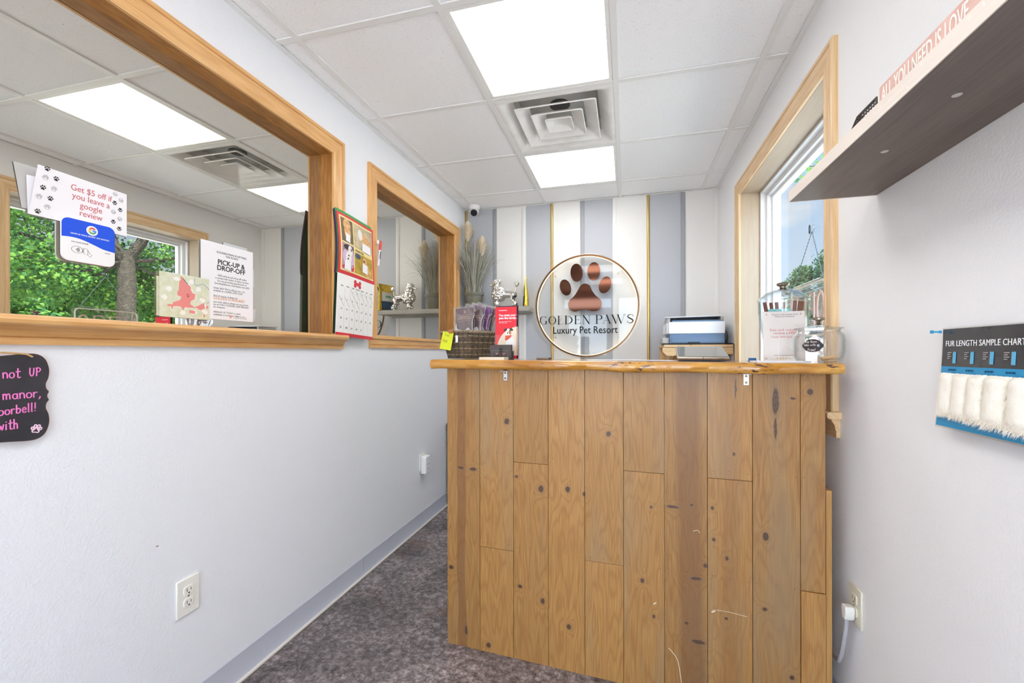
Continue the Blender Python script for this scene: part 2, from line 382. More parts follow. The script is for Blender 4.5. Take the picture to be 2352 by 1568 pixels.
def floor_mat():
    m, t, b = newmat('stained_concrete'); L = t.links.new
    co = N(t, 'ShaderNodeTexCoord')
    def noise(sc, det, rough=.6, dis=0.):
        n = N(t, 'ShaderNodeTexNoise'); n.inputs['Scale'].default_value = sc; n.inputs['Detail'].default_value = det; n.inputs['Roughness'].default_value = rough; n.inputs['Distortion'].default_value = dis
        L(co.outputs['Object'], n.inputs[0]); return n.outputs['Fac']
    a = N(t, 'ShaderNodeValToRGB'); L(noise(34, 12, .82, .15), a.inputs[0]); e = a.color_ramp.elements
    e[0].position = .37; e[0].color = S(52, 45, 44); e[1].position = .64; e[1].color = S(190, 180, 176)
    x = a.color_ramp.elements.new(.5); x.color = S(122, 112, 109)
    r2 = N(t, 'ShaderNodeValToRGB'); L(noise(3.4, 7, .66, .3), r2.inputs[0]); r2.color_ramp.elements[0].position = .56; r2.color_ramp.elements[0].color = (0, 0, 0, 1); r2.color_ramp.elements[1].position = .70; r2.color_ramp.elements[1].color = (.7, .7, .7, 1)
    mx = N(t, 'ShaderNodeMixRGB'); L(r2.outputs[0], mx.inputs[0]); L(a.outputs[0], mx.inputs[1]); mx.inputs[2].default_value = S(112, 78, 46)
    r3 = N(t, 'ShaderNodeValToRGB'); L(noise(2.4, 5, .6), r3.inputs[0]); r3.color_ramp.elements[0].position = .38; r3.color_ramp.elements[0].color = (.40, .39, .41, 1); r3.color_ramp.elements[1].position = .62; r3.color_ramp.elements[1].color = (1.32, 1.31, 1.36, 1)
    mu = N(t, 'ShaderNodeMixRGB', blend_type='MULTIPLY'); mu.inputs[0].default_value = 1; L(mx.outputs[0], mu.inputs[1]); L(r3.outputs[0], mu.inputs[2])
    # craze cracks
    wn_ = N(t, 'ShaderNodeTexNoise'); wn_.inputs['Scale'].default_value = 26; wn_.inputs['Detail'].default_value = 7; wn_.inputs['Roughness'].default_value = .7; L(co.outputs['Object'], wn_.inputs[0])
    ad = N(t, 'ShaderNodeVectorMath', operation='MULTIPLY_ADD'); L(wn_.outputs['Color'], ad.inputs[0]); ad.inputs[1].default_value = (.075, .075, 0); L(co.outputs['Object'], ad.inputs[2])
    vo = N(t, 'ShaderNodeTexVoronoi', feature='DISTANCE_TO_EDGE'); vo.inputs['Scale'].default_value = 19; L(ad.outputs[0], vo.inputs[0])
    cr_ = N(t, 'ShaderNodeValToRGB'); L(vo.outputs['Distance'], cr_.inputs[0]); cr_.color_ramp.elements[0].position = .0; cr_.color_ramp.elements[0].color = (.25, .23, .23, 1); cr_.color_ramp.elements[1].position = .045; cr_.color_ramp.elements[1].color = (1, 1, 1, 1)
    cm = N(t, 'ShaderNodeMapRange'); L(noise(5, 3), cm.inputs[0]); cm.inputs[1].default_value = .40; cm.inputs[2].default_value = .58; cm.inputs[3].default_value = .15; cm.inputs[4].default_value = .95
    m2 = N(t, 'ShaderNodeMixRGB', blend_type='MULTIPLY'); L(cm.outputs[0], m2.inputs[0]); L(mu.outputs[0], m2.inputs[1]); L(cr_.outputs[0], m2.inputs[2])
    L(m2.outputs[0], b.inputs['Base Color']); b.inputs['Roughness'].default_value = .38; b.inputs['Coat Weight'].default_value = .25; b.inputs['Coat Roughness'].default_value = .25
    return m
FLOOR = floor_mat()
BASE = M('grey_vinyl_baseboard', S(192, 195, 206), .5)
CAULK = M('pale_caulk_line', S(222, 216, 208), .6)
DARK = M('dark_void', S(24, 24, 26), .8)

XL, XR, YB, YF, ZC = -1.379, .680, 3.625, -1.90, 2.45
# ------------------------------------------------------------------ floor; unseen roof slab added to block outside light
f = MB(); f.box(XL - .3, XR + .3, YF - .2, YB + .15, -.05, 0); struct(f.build('floor', FLOOR))
f = MB(); f.box(XL - .5, XR + .35, YF - .3, YB + .3, 2.80, 2.86); struct(f.build('roof', M('light_block_slab', S(120, 118, 114), .8)))
# ------------------------------------------------------------------ walls
def wall_yz(name, x0, x1, ya, yb, z1, holes, mat, mats=None):
    ys = sorted({ya, yb} | {h[0] for h in holes} | {h[1] for h in holes}); zs = sorted({0, z1} | {h[2] for h in holes} | {h[3] for h in holes})
    b = MB()
    for i in range(len(ys) - 1):
        for j in range(len(zs) - 1):
            cy, cz = (ys[i] + ys[i + 1]) / 2, (zs[j] + zs[j + 1]) / 2
            if any(h[0] < cy < h[1] and h[2] < cz < h[3] for h in holes): continue
            b.box(x0, x1, ys[i], ys[i + 1], zs[j], zs[j + 1])
    return struct(b.build(name, mat, smooth=False))
W1 = (.46, 1.826, 1.280, 2.172); W2 = (2.198, 3.372, 1.290, 2.178); W3 = (1.752, 2.952, .985, 2.178)
wall_yz('wall_left', XL - .20, XL, YF, YB, 2.80, [W1, W2], WALL)
wall_yz('wall_right', XR, XR + .22, YF, YB, 2.80, [W3], WALLR)
# back wall: alternating white and grey painted stripes with battens on the joints
LX = [XL, -1.103, -.845, -.603, -.350, -.091, .168, .427, XR]
b = MB()
for i in range(8):
    b.k = 0 if i % 2 == 0 else 1
    b.box(LX[i], LX[i + 1], YB, YB + .12, 0, 2.80)
struct(b.build('wall_back', [GREY, WHITE], smooth=False))
n = 0
for i, (x, k) in enumerate(zip(LX, ['o', 'G', 'w', 'o', 'G', 'w', 'o', 'G', 'w'])):
    b = MB(); n += 1
    if k == 'o':
        q = [(x + .011 * cos(t), YB - .001 - .012 * sin(t)) for t in [pi * j / 10 for j in range(11)]]
        if i == 0: q = [(p[0] + .013, p[1]) for p in q]
        m_ = len(q); b.add([(p[0], p[1], .1) for p in q] + [(p[0], p[1], ZC) for p in q], [(j, j + 1, j + 1 + m_, j + m_) for j in range(m_ - 1)] + [(m_ - 1, 0, m_, 2 * m_ - 1)])
        struct(b.build('trim_%d' % n, GOLD))
    else:
        w = .017
        x_ = x - w if i == 8 else x
        b.box(x_ - w, x_ + w, YB - .006, YB + .001, .1, ZC); b.box(x_ - w + .008, x_ + w - .008, YB - .009, YB - .005, .1, ZC)
        struct(b.build('trim_%d' % n, BATG if k == 'G' else BATW, bevel=.0015))
# front wall behind the camera; shop window and door glass added for daylight
b = MB()
for x0, x1, segs in [(XL, -1.31, [(0, 2.8)]), (-1.31, -.25, [(2.36, 2.8)]), (-.25, -.19, [(0, 2.8)]), (-.19, .62, [(0, .25), (2.36, 2.8)]), (.62, XR, [(0, 2.8)])]:
    for z0, z1 in segs: b.box(x0, x1, YF - .15, YF, z0, z1)
struct(b.build('wall_front', WALL, smooth=False))
d = sroot('door_1', (0, YF, 0))
b = MB()
for x0, x1, z0, z1 in [(-1.31, -1.26, 0, 2.36), (-.30, -.25, 0, 2.36), (-1.26, -.30, 2.08, 2.12), (-1.26, -.30, 2.32, 2.36)]: b.box(x0, x1, -.13, .02, z0, z1)
b.build('door_frame', OAKD, d, bevel=.003)
b = MB()
for x0, x1, z0, z1 in [(-1.26, -1.17, .01, 2.08), (-.39, -.30, .01, 2.08), (-1.17, -.39, 1.98, 2.08), (-1.17, -.39, .01, .2)]: b.box(x0, x1, -.08, -.035, z0, z1)
b.build('door_leaf', OAKD, d, bevel=.003)
b = MB(); b.box(-1.17, -.39, -.062, -.056, .2, 1.98); b.box(-1.26, -.30, -.062, -.056, 2.12, 2.32); b.build('glass', PANE, d)
b = MB(); b.tube([(-.345, -.035, 1.0), (-.345, .02, 1.0), (-.46, .02, 1.0)], .011); b.build('handle', GOLD, d)
d = sroot('added_shop_window', (0, YF, 0))
b = MB()
for x0, x1, z0, z1 in [(-.19, -.15, .25, 2.36), (.58, .62, .25, 2.36), (-.15, .58, 2.32, 2.36), (-.15, .58, .25, .29)]: b.box(x0, x1, -.12, .015, z0, z1)
b.build('window_frame', OAKD, d, bevel=.003)
b = MB(); b.box(-.15, .58, -.062, -.056, .29, 2.32); b.build('glass', PANE, d)
# ------------------------------------------------------------------ baseboards
def baseboard(name, x0, x1, loc, rotz):
    r = sroot(name, loc, rotz)
    b = MB(0); p = [(0, 0), (-.012, .0), (-.010, .012), (-.004, .03), (-.004, .100), (0, .104)]
    k = len(p); b.add([(x0, q[0], q[1]) for q in p] + [(x1, q[0], q[1]) for q in p], [(i, (i + 1) % k, (i + 1) % k + k, i + k) for i in range(k)] + [tuple(range(k)), tuple(range(2 * k - 1, k - 1, -1))])
    b.build('cove', BASE, r)
    b = MB(0); b.box(x0, x1, -.020, -.006, 0, .011); b.build('caulk', CAULK, r, bevel=.003)
    b = MB(0)
    x = x0 + .37
    while x < x1:
        b.box(x - .0005, x + .0005, -.0048, -.002, .02, .1); x += 1.2
    b.build('seam', BATG, r)
baseboard('baseboard_left', YF, YB, (XL, 0, 0), LEFT)
baseboard('baseboard_right', -YB, -YF, (XR, 0, 0), RIGHT)
baseboard('baseboard_back', XL + .02, XR - .02, (0, YB, 0), BACK)
# ------------------------------------------------------------------ windows
CAS = [(-.004, 0), (-.004, .011), (.004, .015), (.012, .015), (.014, .0115), (.022, .0125), (.045, .017), (.056, .0165), (.058, .013), (.061, .0185), (.070, .020), (.076, .017), (.077, 0)]
def casing(x0, x1, z0, z1, mat, parent, wd=1.0, zlow=None):
    b = MB(2); zl = z0 if zlow is None else zlow; k = len(CAS); P = [(w * wd, d) for w, d in CAS]
    b.g = 2
    b.add([(x0 - w, -d, zl) for w, d in P] + [(x0 - w, -d, z1 + w) for w, d in P], [(i, i + 1, i + 1 + k, i + k) for i in range(k - 1)] + [tuple(range(k))])
    b.add([(x1 + w, -d, zl) for w, d in P] + [(x1 + w, -d, z1 + w) for w, d in P], [(i, i + 1, i + 1 + k, i + k) for i in range(k - 1)] + [tuple(range(k))])
    b.g = 0
    b.add([(x0 - w, -d, z1 + w) for w, d in P] + [(x1 + w, -d, z1 + w) for w, d in P], [(i, i + 1, i + 1 + k, i + k) for i in range(k - 1)])
    return b.build('casing', mat, parent, angle=25)
def hprof(name, prof, x0, x1, mat, parent, taper=0.):
    """moulding along x; prof = (protrusion, z)"""
    b = MB(0); k = len(prof)
    b.add([(x0 - taper * d, -d, z) for d, z in prof] + [(x1 + taper * d, -d, z) for d, z in prof], [(i, (i + 1) % k, (i + 1) % k + k, i + k) for i in range(k)] + [tuple(range(k)), tuple(range(2 * k - 1, k - 1, -1))])
    return b.build(name, mat, parent, angle=25)
def jambs(x0, x1, z0, z1, dep, mat, parent, t=.006):
    b = MB(2); b.box(x0, x0 + t, 0, dep, z0, z1); b.box(x1 - t, x1, 0, dep, z0, z1); b.g = 0; b.box(x0, x1, 0, dep, z1 - t, z1)
    return b.build('jamb', mat, parent, smooth=False)
GD = .063
def interior_window(name, w, horn):
    r = sroot(name, (XL, 0, 0), LEFT); x0, x1, z0, z1 = w
    casing(x0, x1, z0, z1, OAK, r)
    jambs(x0, x1, z0, z1, GD, OAKD, r, .003)
    if horn:
        hprof('stool', [(-GD, 1.272), (.040, 1.266), (.047, 1.270), (.050, 1.279), (.047, 1.288), (.040, 1.291), (-GD, 1.291)], x0 - .079, x1 + .062, OAK, r)
        hprof('apron', [(0, 1.222), (.011, 1.222), (.012, 1.238), (.009, 1.240), (.013, 1.242), (.017, 1.255), (.027, 1.262), (.030, 1.2665), (0, 1.2665)], x0 - .075, x1 + .066, OAK, r, taper=.3)
    else:
        hprof('stool', [(-GD, 1.284), (.020, 1.280), (.024, 1.284), (.024, 1.300), (.020, 1.303), (-GD, 1.303)], x0 - .064, x1 + .064, OAK, r)
        hprof('apron', [(0, 1.231), (.012, 1.231), (.013, 1.246), (.010, 1.248), (.014, 1.252), (.015, 1.280), (0, 1.280)], x0 - .066, x1 + .066, OAK, r, taper=.2)
    b = MB(); b.box(x0 - .004, x1 + .004, GD, GD + .006, z0, z1 + .004); b.build('mirrored_glass', MIRROR, r)
    b = MB(); b.box(x0 - .004, x1 + .004, GD + .007, .199, z0, z1); b.build('backing', DARK, r)
    return r
interior_window('window_1', W1, True)
interior_window('window_2', W2, False)
# exterior window on the right wall (local x = -Y)
r = sroot('window_3', (XR, 0, 0), RIGHT)
x0, x1, z0, z1 = -W3[1], -W3[0], W3[2], W3[3]
casing(x0, x1, z0 + .01, z1, OAKL, r)
jambs(x0, x1, z0, z1, .105, OAKJ, r, .005)
hprof('stool', [(-.105, .985), (.036, .981), (.042, .986), (.042, .999), (.036, 1.004), (-.105, 1.004)], x0 - .09, x1 + .10, OAKL, r)
hprof('apron', [(0, .918), (.011, .918), (.012, .935), (.009, .938), (.013, .942), (.017, .96), (.026, .975), (.028, .981), (0, .981)], x0 - .08, x1 + .085, OAKL, r, taper=.3)
b = MB()
for w, d0, d1 in [(.018, .105, .20), (.040, .135, .20), (.055, .160, .195)]:
    b.box(x0 + .005, x0 + w, d0, d1, 1.004, z1); b.box(x1 - w, x1 - .005, d0, d1, 1.004, z1)
    b.box(x0 + w, x1 - w, d0, d1, z1 - w, z1 - .004); b.box(x0 + w, x1 - w, d0, d1, 1.004, 1.004 + w)
b.build('vinyl_frame', VINYL, r, bevel=.002)
b = MB(); b.box(x0 + .054, x1 - .054, .178, .183, 1.058, z1 - .054); b.build('glass', PANE, r)
# ------------------------------------------------------------------ suspended ceiling
CX = [XL, -1.2655, -.656, -.0465, .563, XR]
RY = [YB, 3.2905, 2.681, 2.0715, 1.4615, .852, .242, -.3675, -.977, -1.587, YF]
LIGHTCELLS = {(2, 1), (2, 3), (2, 5), (2, 7)}; VENTCELL = (2, 2)
b = MB(0)
for i in range(5):
    for j in range(10):
        if (i, j) == VENTCELL or (i, j) in LIGHTCELLS: continue
        b.box(CX[i] + .011, CX[i + 1] - .011, RY[j + 1] + .011, RY[j] - .011, 2.4575, 2.475)
ce = struct(b.build('ceiling', TILE, smooth=False))
b = MB(0)
for x in CX[1:-1]: b.box(x - .012, x + .012, YF, YB, 2.450, 2.4565); b.box(x - .002, x + .002, YF, YB, 2.4565, 2.49)
for i in range(5):
    for y in RY[1:-1]: b.box(CX[i] + .0121, CX[i + 1] - .0121, y - .012, y + .012, 2.4503, 2.4565); b.box(CX[i] + .0121, CX[i + 1] - .0121, y - .002, y + .002, 2.4565, 2.49)
b.box(XL, XL + .022, YF, YB, 2.4497, 2.453); b.box(XR - .022, XR, YF, YB, 2.4497, 2.453); b.box(XL + .022, XR - .022, YB - .022, YB, 2.4497, 2.453); b.box(XL + .022, XR - .022, YF, YF + .022, 2.4497, 2.453)
b.build('ceiling_grid', TEE, ce, smooth=False)
# ceiling light panels
DIFF = M('lit_diffuser', S(245, 244, 240), .6, emit=((1.0, .985, .96, 1), PANEL))
FRAME = M('light_frame_white', S(240, 240, 238), .4)
lab = {1: '', 3: 'large lit square ceiling panel nearer the front, before the air vent', 5: 'lit square ceiling panel overhead, reflected in the paw sign', 7: 'added lit ceiling panel, out of view over the entrance door'}  # the panel over the door is unseen, added to brighten the room
lab[1] = 'smaller looking lit ceiling panel between the air vent and the striped wall'
first = None
for j in (3, 1, 5, 7):
    cx, cy = (CX[2] + CX[3]) / 2, (RY[j] + RY[j + 1]) / 2
    if first is None:
        t = thing('ceiling_light', lab[j], 'ceiling light', (cx, cy, 2.452), 0, 'square ceiling light panels')
        b = MB(0); h = .2925; w = .018
        for a in [(-h, h, -h, -h + w), (-h, h, h - w, h), (-h, -h + w, -h + w, h - w), (h - w, h, -h + w, h - w)]: b.box(a[0], a[1], a[2], a[3], .0, .012)
        b.box(-h, h, -h, h, .05, .056)
        b.build('frame', FRAME, t, bevel=.002)
        b = MB(0); b.box(-h + w, h - w, -h + w, h - w, .004, .008); b.build('diffuser', DIFF, t)
        first = t
    else:
        c = copy_tree(first); c.location = (cx, cy, 2.452); c['label'] = lab[j]
# square cone air vent
t = thing('ceiling_vent', 'white square air vent of nested stepped cones in the ceiling', 'vent', ((CX[2] + CX[3]) / 2, (RY[2] + RY[3]) / 2, 2.45))
VM = M('vent_white', S(246, 246, 245), .45, var=(S(232, 230, 226), 7)); 
def sq(b, rings):
    """square funnel through (half size, z, corner radius)"""
    m = 6; n4 = 4 * m; vs = []
    for h, z, rr in rings:
        for q in range(4):
            for i in range(m):
                a = pi / 2 * q + pi / 2 * i / (m - 1); cx = (h - rr) * (1 if q in (0, 3) else -1); cy = (h - rr) * (1 if q in (0, 1) else -1)
                vs.append((cx + rr * cos(a), cy + rr * sin(a), z))
    b.add(vs, [(k * n4 + i, k * n4 + (i + 1) % n4, (k + 1) * n4 + (i + 1) % n4, (k + 1) * n4 + i) for k in range(len(rings) - 1) for i in range(n4)])
b = MB(0); sq(b, [(.2925, .012, .002), (.2925, .002, .002), (.283, .0, .004), (.272, .0, .006), (.258, .006, .02), (.214, .044, .03), (.212, .11, .03), (.218, .11, .03), (.221, .046, .03), (.266, .012, .02)]); b.build('vent_frame', VM, t)
for hh, zz in [(.205, -.004), (.132, -.006)]:
    b = MB(0); sq(b, [(hh - .064, .034, .02), (hh - .016, .004, .014), (hh, -.001 + zz, .012), (hh + .004, .003 + zz, .012), (hh - .012, .010, .014), (hh - .060, .040, .02), (hh - .064, .034, .02)]); b.build('vent_cone', VM, t)
b = MB(0); sq(b, [(.0, .03, 0), (.022, .029, .004), (.03, .028, .006), (.062, -.002, .008), (.070, -.006, .01), (.073, -.002, .01), (.062, .010, .01), (.0, .036, 0)]); b.build('vent_center', VM, t)
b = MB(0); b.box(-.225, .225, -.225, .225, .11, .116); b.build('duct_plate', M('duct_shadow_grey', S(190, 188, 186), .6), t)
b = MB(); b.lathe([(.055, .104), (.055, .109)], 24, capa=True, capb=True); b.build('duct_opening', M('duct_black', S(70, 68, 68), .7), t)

# ================================================================== ground outside
f = MB(); f.box(-60, 90, -90, YF - .16, -.06, -.02); struct(f.build('pavement', M('pale_concrete_paving', S(222, 218, 210), .8, var=(S(206, 203, 196), 2))))
f = MB(); f.box(XR + .23, 90, YF - .15, 110, -.10, -.03); struct(f.build('driveway', M('pale_gravel', S(214, 210, 200), .9, var=(S(198, 194, 184), 3))))
# ================================================================== left wall: outlets, signs on the glass, calendar
PLATE = M('outlet_plate_white', S(240, 238, 230), .35)
PLATEI = M('outlet_plate_ivory', S(226, 220, 200), .4)
SLOT = M('outlet_slot_dark', S(52, 46, 42), .6)
SCREW = M('steel_screw', S(190, 188, 182), .35, .9)
def outlet(label, loc, rotz, plate):
    t = thing('wall_outlet', label, 'outlet', loc, rotz, 'duplex wall outlets')
    b = MB(); b.box(-.0385, .0385, -.006, 0, -.0595, .0595); b.build('cover_plate', plate, t, bevel=.003)
    for dz in (.0195, -.0195):
        b = MB(); b.prism([(x, z + dz) for x, z in catmull([(-.016, -.0085), (-.011, -.0135), (0, -.0145), (.011, -.0135), (.016, -.0085), (.016, .0085), (.011, .0135), (0, .0145), (-.011, .0135), (-.016, .0085)], 3)], -.0085, -.005)
        rc = b.build('receptacle', plate, t, bevel=.0006)
        b = MB(); b.box(-.0075, -.0058, -.0089, -.008, dz - .003, dz + .007); b.box(.0055, .0070, -.0089, -.008, dz - .002, dz + .006); b.ell(0, dz - .0085, .0026, .0026, 0, -.0089, -.008, 12)
        b.build('socket_holes', SLOT, rc)
    b = MB(); b.ell(0, 0, .003, .003, 0, -.0075, -.005, 14); b.build('screw', SCREW, t)
    return t
outlet('white duplex outlet low on the left wall below the big window', (XL, 1.100, .417), LEFT, PLATE)
outlet('ivory outlet with a plug in it on the right wall beside the counter', (XR, 1.559, .427), RIGHT, PLATEI)
t = thing('wall_outlet', 'white outlet plate near the counter mostly hidden behind a plug-in adapter', 'outlet', (XL, 2.775, .445), LEFT)
b = MB(); b.box(-.0385, .0385, -.006, 0, -.058, .058); b.build('cover_plate', PLATE, t, bevel=.003)
t = thing('plug_in_adapter', 'white boxy plug-in adapter on the left wall outlet near the counter', 'adapter', (XL, 2.780, .43), LEFT)
AD = M('adapter_white', S(238, 238, 238), .35)
b = MB(); b.box(-.034, .040, -.046, -.0065, -.062, .058); b.build('body', AD, t, bevel=.007, seg=3)
b = MB(); b.box(-.022, .03, -.0465, -.0455, .002, .0045); b.build('seam', BATG, t)
b = MB(); b.ell(-.006, -.03, .0022, .0032, 0, -.0468, -.0455, 10); b.ell(.011, -.03, .0022, .0032, 0, -.0468, -.0455, 10); b.build('socket_holes', SLOT, t)
# chalkboard
SLATE = M('chalkboard_black', S(46, 44, 49), .7, var=(S(56, 54, 60), 14))
SLEDGE = M('chalkboard_edge_wood', S(170, 112, 84), .6)
PINK = M('pink_chalk', S(246, 130, 206), .8)
PINKW = M('pale_pink_chalk', S(250, 214, 236), .8)
TWINE = M('jute_twine', S(196, 160, 108), .9, bumps=(500, .4, .002))
cy = .500
t = thing('chalkboard_sign', 'black scalloped chalkboard with pink handwriting and a paw, hung on twine', 'chalkboard', (XL, cy, 1.098), LEFT)
half = [(0, .100), (.10, .094), (.165, .098), (.205, .1025), (.225, .100), (.238, .088), (.2445, .066), (.2435, .045), (.2385, .030), (.2395, .018), (.244, .010), (.2415, .0035)]
half = half + [(x, -z) for x, z in half[::-1]][0:]
right_ = catmull(half, 4, closed=False)
outl = right_ + [(-x, z) for x, z in right_[::-1]]
out2 = []
for p in outl:
    if not out2 or (Vector(p) - Vector(out2[-1])).length > 1e-4: out2.append(p)
b = MB(0); b.k = 0; b.prism(out2, -.0122, -.012); b.k = 1; b.prism([(x * 1.003, z * 1.004) for x, z in out2], -.012, -.004); b.build('board', [SLATE, SLEDGE], t)
wd = .0022; y0, y1 = -.0128, -.0121
def row(s_, px0, zz, size, xs=1.0, w=wd, slope=0.): b = MB(); hand(b, s_, (.664 + .00073 * px0) - cy, zz - 1.098, size, w, y0, y1, xs, slope); b.build('chalk_lettering', PINK, t)
row('not', -1, 1.145, .0225, .86); row('UP', 62, 1.1475, .0215, .80)
row('manor,', -1, 1.0965, .0225, .95)
row('doorbell!', -26, 1.0605, .0205, .88, slope=.05)
row('with', -12, 1.0275, .0225, .72)
b = MB(); paw(b, .7205 - cy, 1.0195 - 1.098, .0135, y0, y1, radians(-14), .0022); b.build('paw_drawing', PINKW, t)
b = MB(); b.tube([(-.2, -.006, .095), (-.1, -.008, .1035), (0, -.008, .108), (.1, -.008, .1065), (.17, -.009, .105), (.203, -.013, .1015), (.213, -.0155, .095)], .0022, 6); b.build('twine', TWINE, t)
# wall scuff
b = MB(); b.add([(0, 0, 0), (.005, -.001, .0015), (.009, -.0022, -.001), (.004, -.0012, -.002)], [(0, 1, 2, 3)]); b.T = None
sc = b.build('paint_chip', M('paint_chip_brown', S(132, 108, 84), .8)); sc.location = (XL + .0004, 1.002, .617); sc.rotation_euler = (0, 0, LEFT); tag(sc, 'tiny brown curled paint chip on the left wall above the outlet', 'paint chip')

# ---------------- papers on the big mirrored window
PAPER = M('white_paper', S(240, 238, 242), .6)
PAPERB = M('paper_back_grey', S(188, 186, 184), .7)
INKK = M('black_ink', S(44, 38, 38), .6)
INKG = M('grey_ink', S(120, 118, 120), .6)
ROSE = M('dusty_rose_ink', S(206, 112, 118), .6)
LINEI = M('thin_grey_line', S(166, 166, 168), .6)
GX = XL - GD
def glassthing(name, label, cat, y, z): return thing(name, label, cat, (GX + .0006, y, z), LEFT)
t = glassthing('folded_notice', 'folded white notice with pink text and paw prints taped to the big mirrored window', 'notice', .855, 1.611)
w_, h_ = .110, .0625
def fold_y(x, z):
    u = (x + w_) / (2 * w_); q = (z + h_) / (2 * h_)
    return -.005 + .002 * u + q * (-.017 * (1 - u) - .0005 * u)
b = MB(0); vs = []
for i in range(13):
    for j in range(7):
        z = -h_ + 2 * h_ * j / 6; xl = -w_ - .002 + .010 * j / 6; x = xl + (w_ - xl) * i / 12; vs.append((x, fold_y(x, z), z))
fs = [(i * 7 + j, (i + 1) * 7 + j, (i + 1) * 7 + j + 1, i * 7 + j + 1) for i in range(12) for j in range(6)]
b.add(vs + [(x, y + .0005, z) for x, y, z in vs], fs + [tuple(91 + k for k in f[::-1]) for f in fs]); b.build('front_sheet', PAPER, t)
b = MB(0); b.add([(-w_ - .002, -.0035, -h_), (w_ - .01, -.0012, -h_), (w_ - .01, -.0012, h_ - .004), (-w_ - .006, -.006, h_ - .03), (-w_ - .002, -.003, -h_), (w_ - .01, -.0008, -h_), (w_ - .01, -.0008, h_ - .004), (-w_ - .006, -.0055, h_ - .03)], [(0, 1, 2, 3), (7, 6, 5, 4), (0, 3, 7, 4), (3, 2, 6, 7)]); b.build('back_sheet', PAPER, t, smooth=False)
b = MB(0); b.add([(-w_ - .028, -.002, h_ - .005), (-w_ + .03, -.001, h_ - .004), (-w_ + .03, -.001, -h_ + .01), (-w_ - .012, -.001, -h_ + .012), (-w_ - .028, -.0016, h_ - .005), (-w_ + .03, -.0006, h_ - .004), (-w_ + .03, -.0006, -h_ + .01), (-w_ - .012, -.0006, -h_ + .012)], [(0, 1, 2, 3), (7, 6, 5, 4), (0, 3, 7, 4), (3, 2, 6, 7)]); b.build('grey_flap', PAPERB, t, smooth=False)
o = text('lettering', 'Get $5 off if\nyou leave a\ngoogle\nreview', .0225, (.019, -.0135, .0265), ROSE, t, lines=.92, fit=.100)
def sheetfit(o):
    for v in o.data.vertices:
        x, y, z = v.co
        v.co.y = fold_y(x, z) + (y - -.0135) - .0003
sheetfit(o)
for px_, pz_, fl, rt in [(-.083, .058, 1, -.2), (-.063, .0405, 1, -.15), (-.085, .035, 0, .1), (-.0885, .009, 1, -.15), (-.066, .0135, 0, -.1), (-.072, -.013, 1, -.1), (-.0945, -.0155, 0, .1), (-.077, -.0365, 0, 0), (-.095, -.0525, 1, -.1), (.078, .054, 0, 3.0), (.094, .041, 0, 3.2), (.077, .028, 1, 3.2), (.092, .012, 1, 3.1), (.074, .001, 0, 3.2), (.091, -.0145, 0, 3.1), (.074, -.0275, 1, 3.2), (.090, -.0435, 1, 3.1)]:
    if fl: b = MB(); paw(b, px_, pz_, .0086, -.0138, -.0135, rt); sheetfit(b.build('paw_print', INKK, t))
for px_, pz_, rt in [(-.085, .035, .1), (-.066, .0135, -.1), (-.0945, -.0155, .1), (-.077, -.0365, 0), (.078, .054, 3.0), (.094, .041, 3.2), (.074, .001, 3.2), (.091, -.0145, 3.1)]:
    b = MB(); paw(b, px_, pz_, .0088, -.0138, -.0135, rt, .0006); sheetfit(b.build('paw_outline_print', LINEI, t))
# review tile
t = glassthing('review_tile', 'blue and white rounded review plaque stuck to the window under the folded notice', 'plaque', .8665, 1.505)
GB = M('google_blue', S(20, 82, 224), .35); GWH = M('tile_white', S(240, 238, 240), .35)
def rrect(x0, x1, z0, z1, r, n=6):
    o = []
    for cx, cz, a in [(x1 - r, z1 - r, 0), (x0 + r, z1 - r, 90), (x0 + r, z0 + r, 180), (x1 - r, z0 + r, 270)]:
        o += [(cx + r * cos(radians(a + 90 * i / n)), cz + r * sin(radians(a + 90 * i / n))) for i in range(n + 1)]
    return o
b = MB(); b.prism(rrect(-.062, .062, -.057, .057, .017), -.012, -.007); b.build('plaque', GWH, t, bevel=.001)
top = [p for p in rrect(-.0615, .0615, -.0565, .0565, .0165) if p[1] > .012]
wave = [(-.0615, .0045), (-.045, .0065), (-.028, .0065), (-.01, .003), (.012, -.004), (.034, -.011), (.0615, -.0145)]
b = MB(); b.prism(top + catmull(wave, 4, closed=False), -.0124, -.0119); b.build('blue_field', GB, t)
b = MB(); b.ell(.006, .0345, .0135, .0135, 0, -.0128, -.0123, 32); b.build('logo_disc', GWH, t)
for nm, col, a0, a1 in [('logo_red', S(219, 68, 55), 42, 152), ('logo_yellow', S(244, 194, 13), 152, 212), ('logo_green', S(60, 168, 82), 212, 318), ('logo_blue', S(66, 133, 244), 318, 360)]:
    b = MB(); ly = -.0132 - .00008 * len(nm); b.ribbon(arc(.006, .0345, .0072, .0072, a0, a1, 10), .0034, ly, ly + .0005)
    if nm == 'logo_blue': b.box(.006, .0149, ly - .00008, ly + .0004, .0329, .0362)
    b.build(nm, M(nm + '_ink', col, .5), t)
text('lettering', 'LEAVE US YOUR REVIEW ON GOOGLE', .0052, (.002, -.0126, .0155), GWH, t, bold=.00008)
text('lettering', 'TAP YOUR PHONE', .0046, (-.022, -.0123, -.0062), INKG, t)
text('lettering', 'SCAN ME', .0032, (.043, -.0123, -.021), INKK, t)
b = MB(); wv = .0006; b.ribbon(arc(-.028, -.0245, .0125, .009, 0, 360, 24), wv, -.0124, -.0119)
for rr in (.003, .0052, .0074, .0096): b.ribbon(arc(-.0325, -.0245, rr, rr, -38, 38, 6), .0009, -.0124, -.0119)
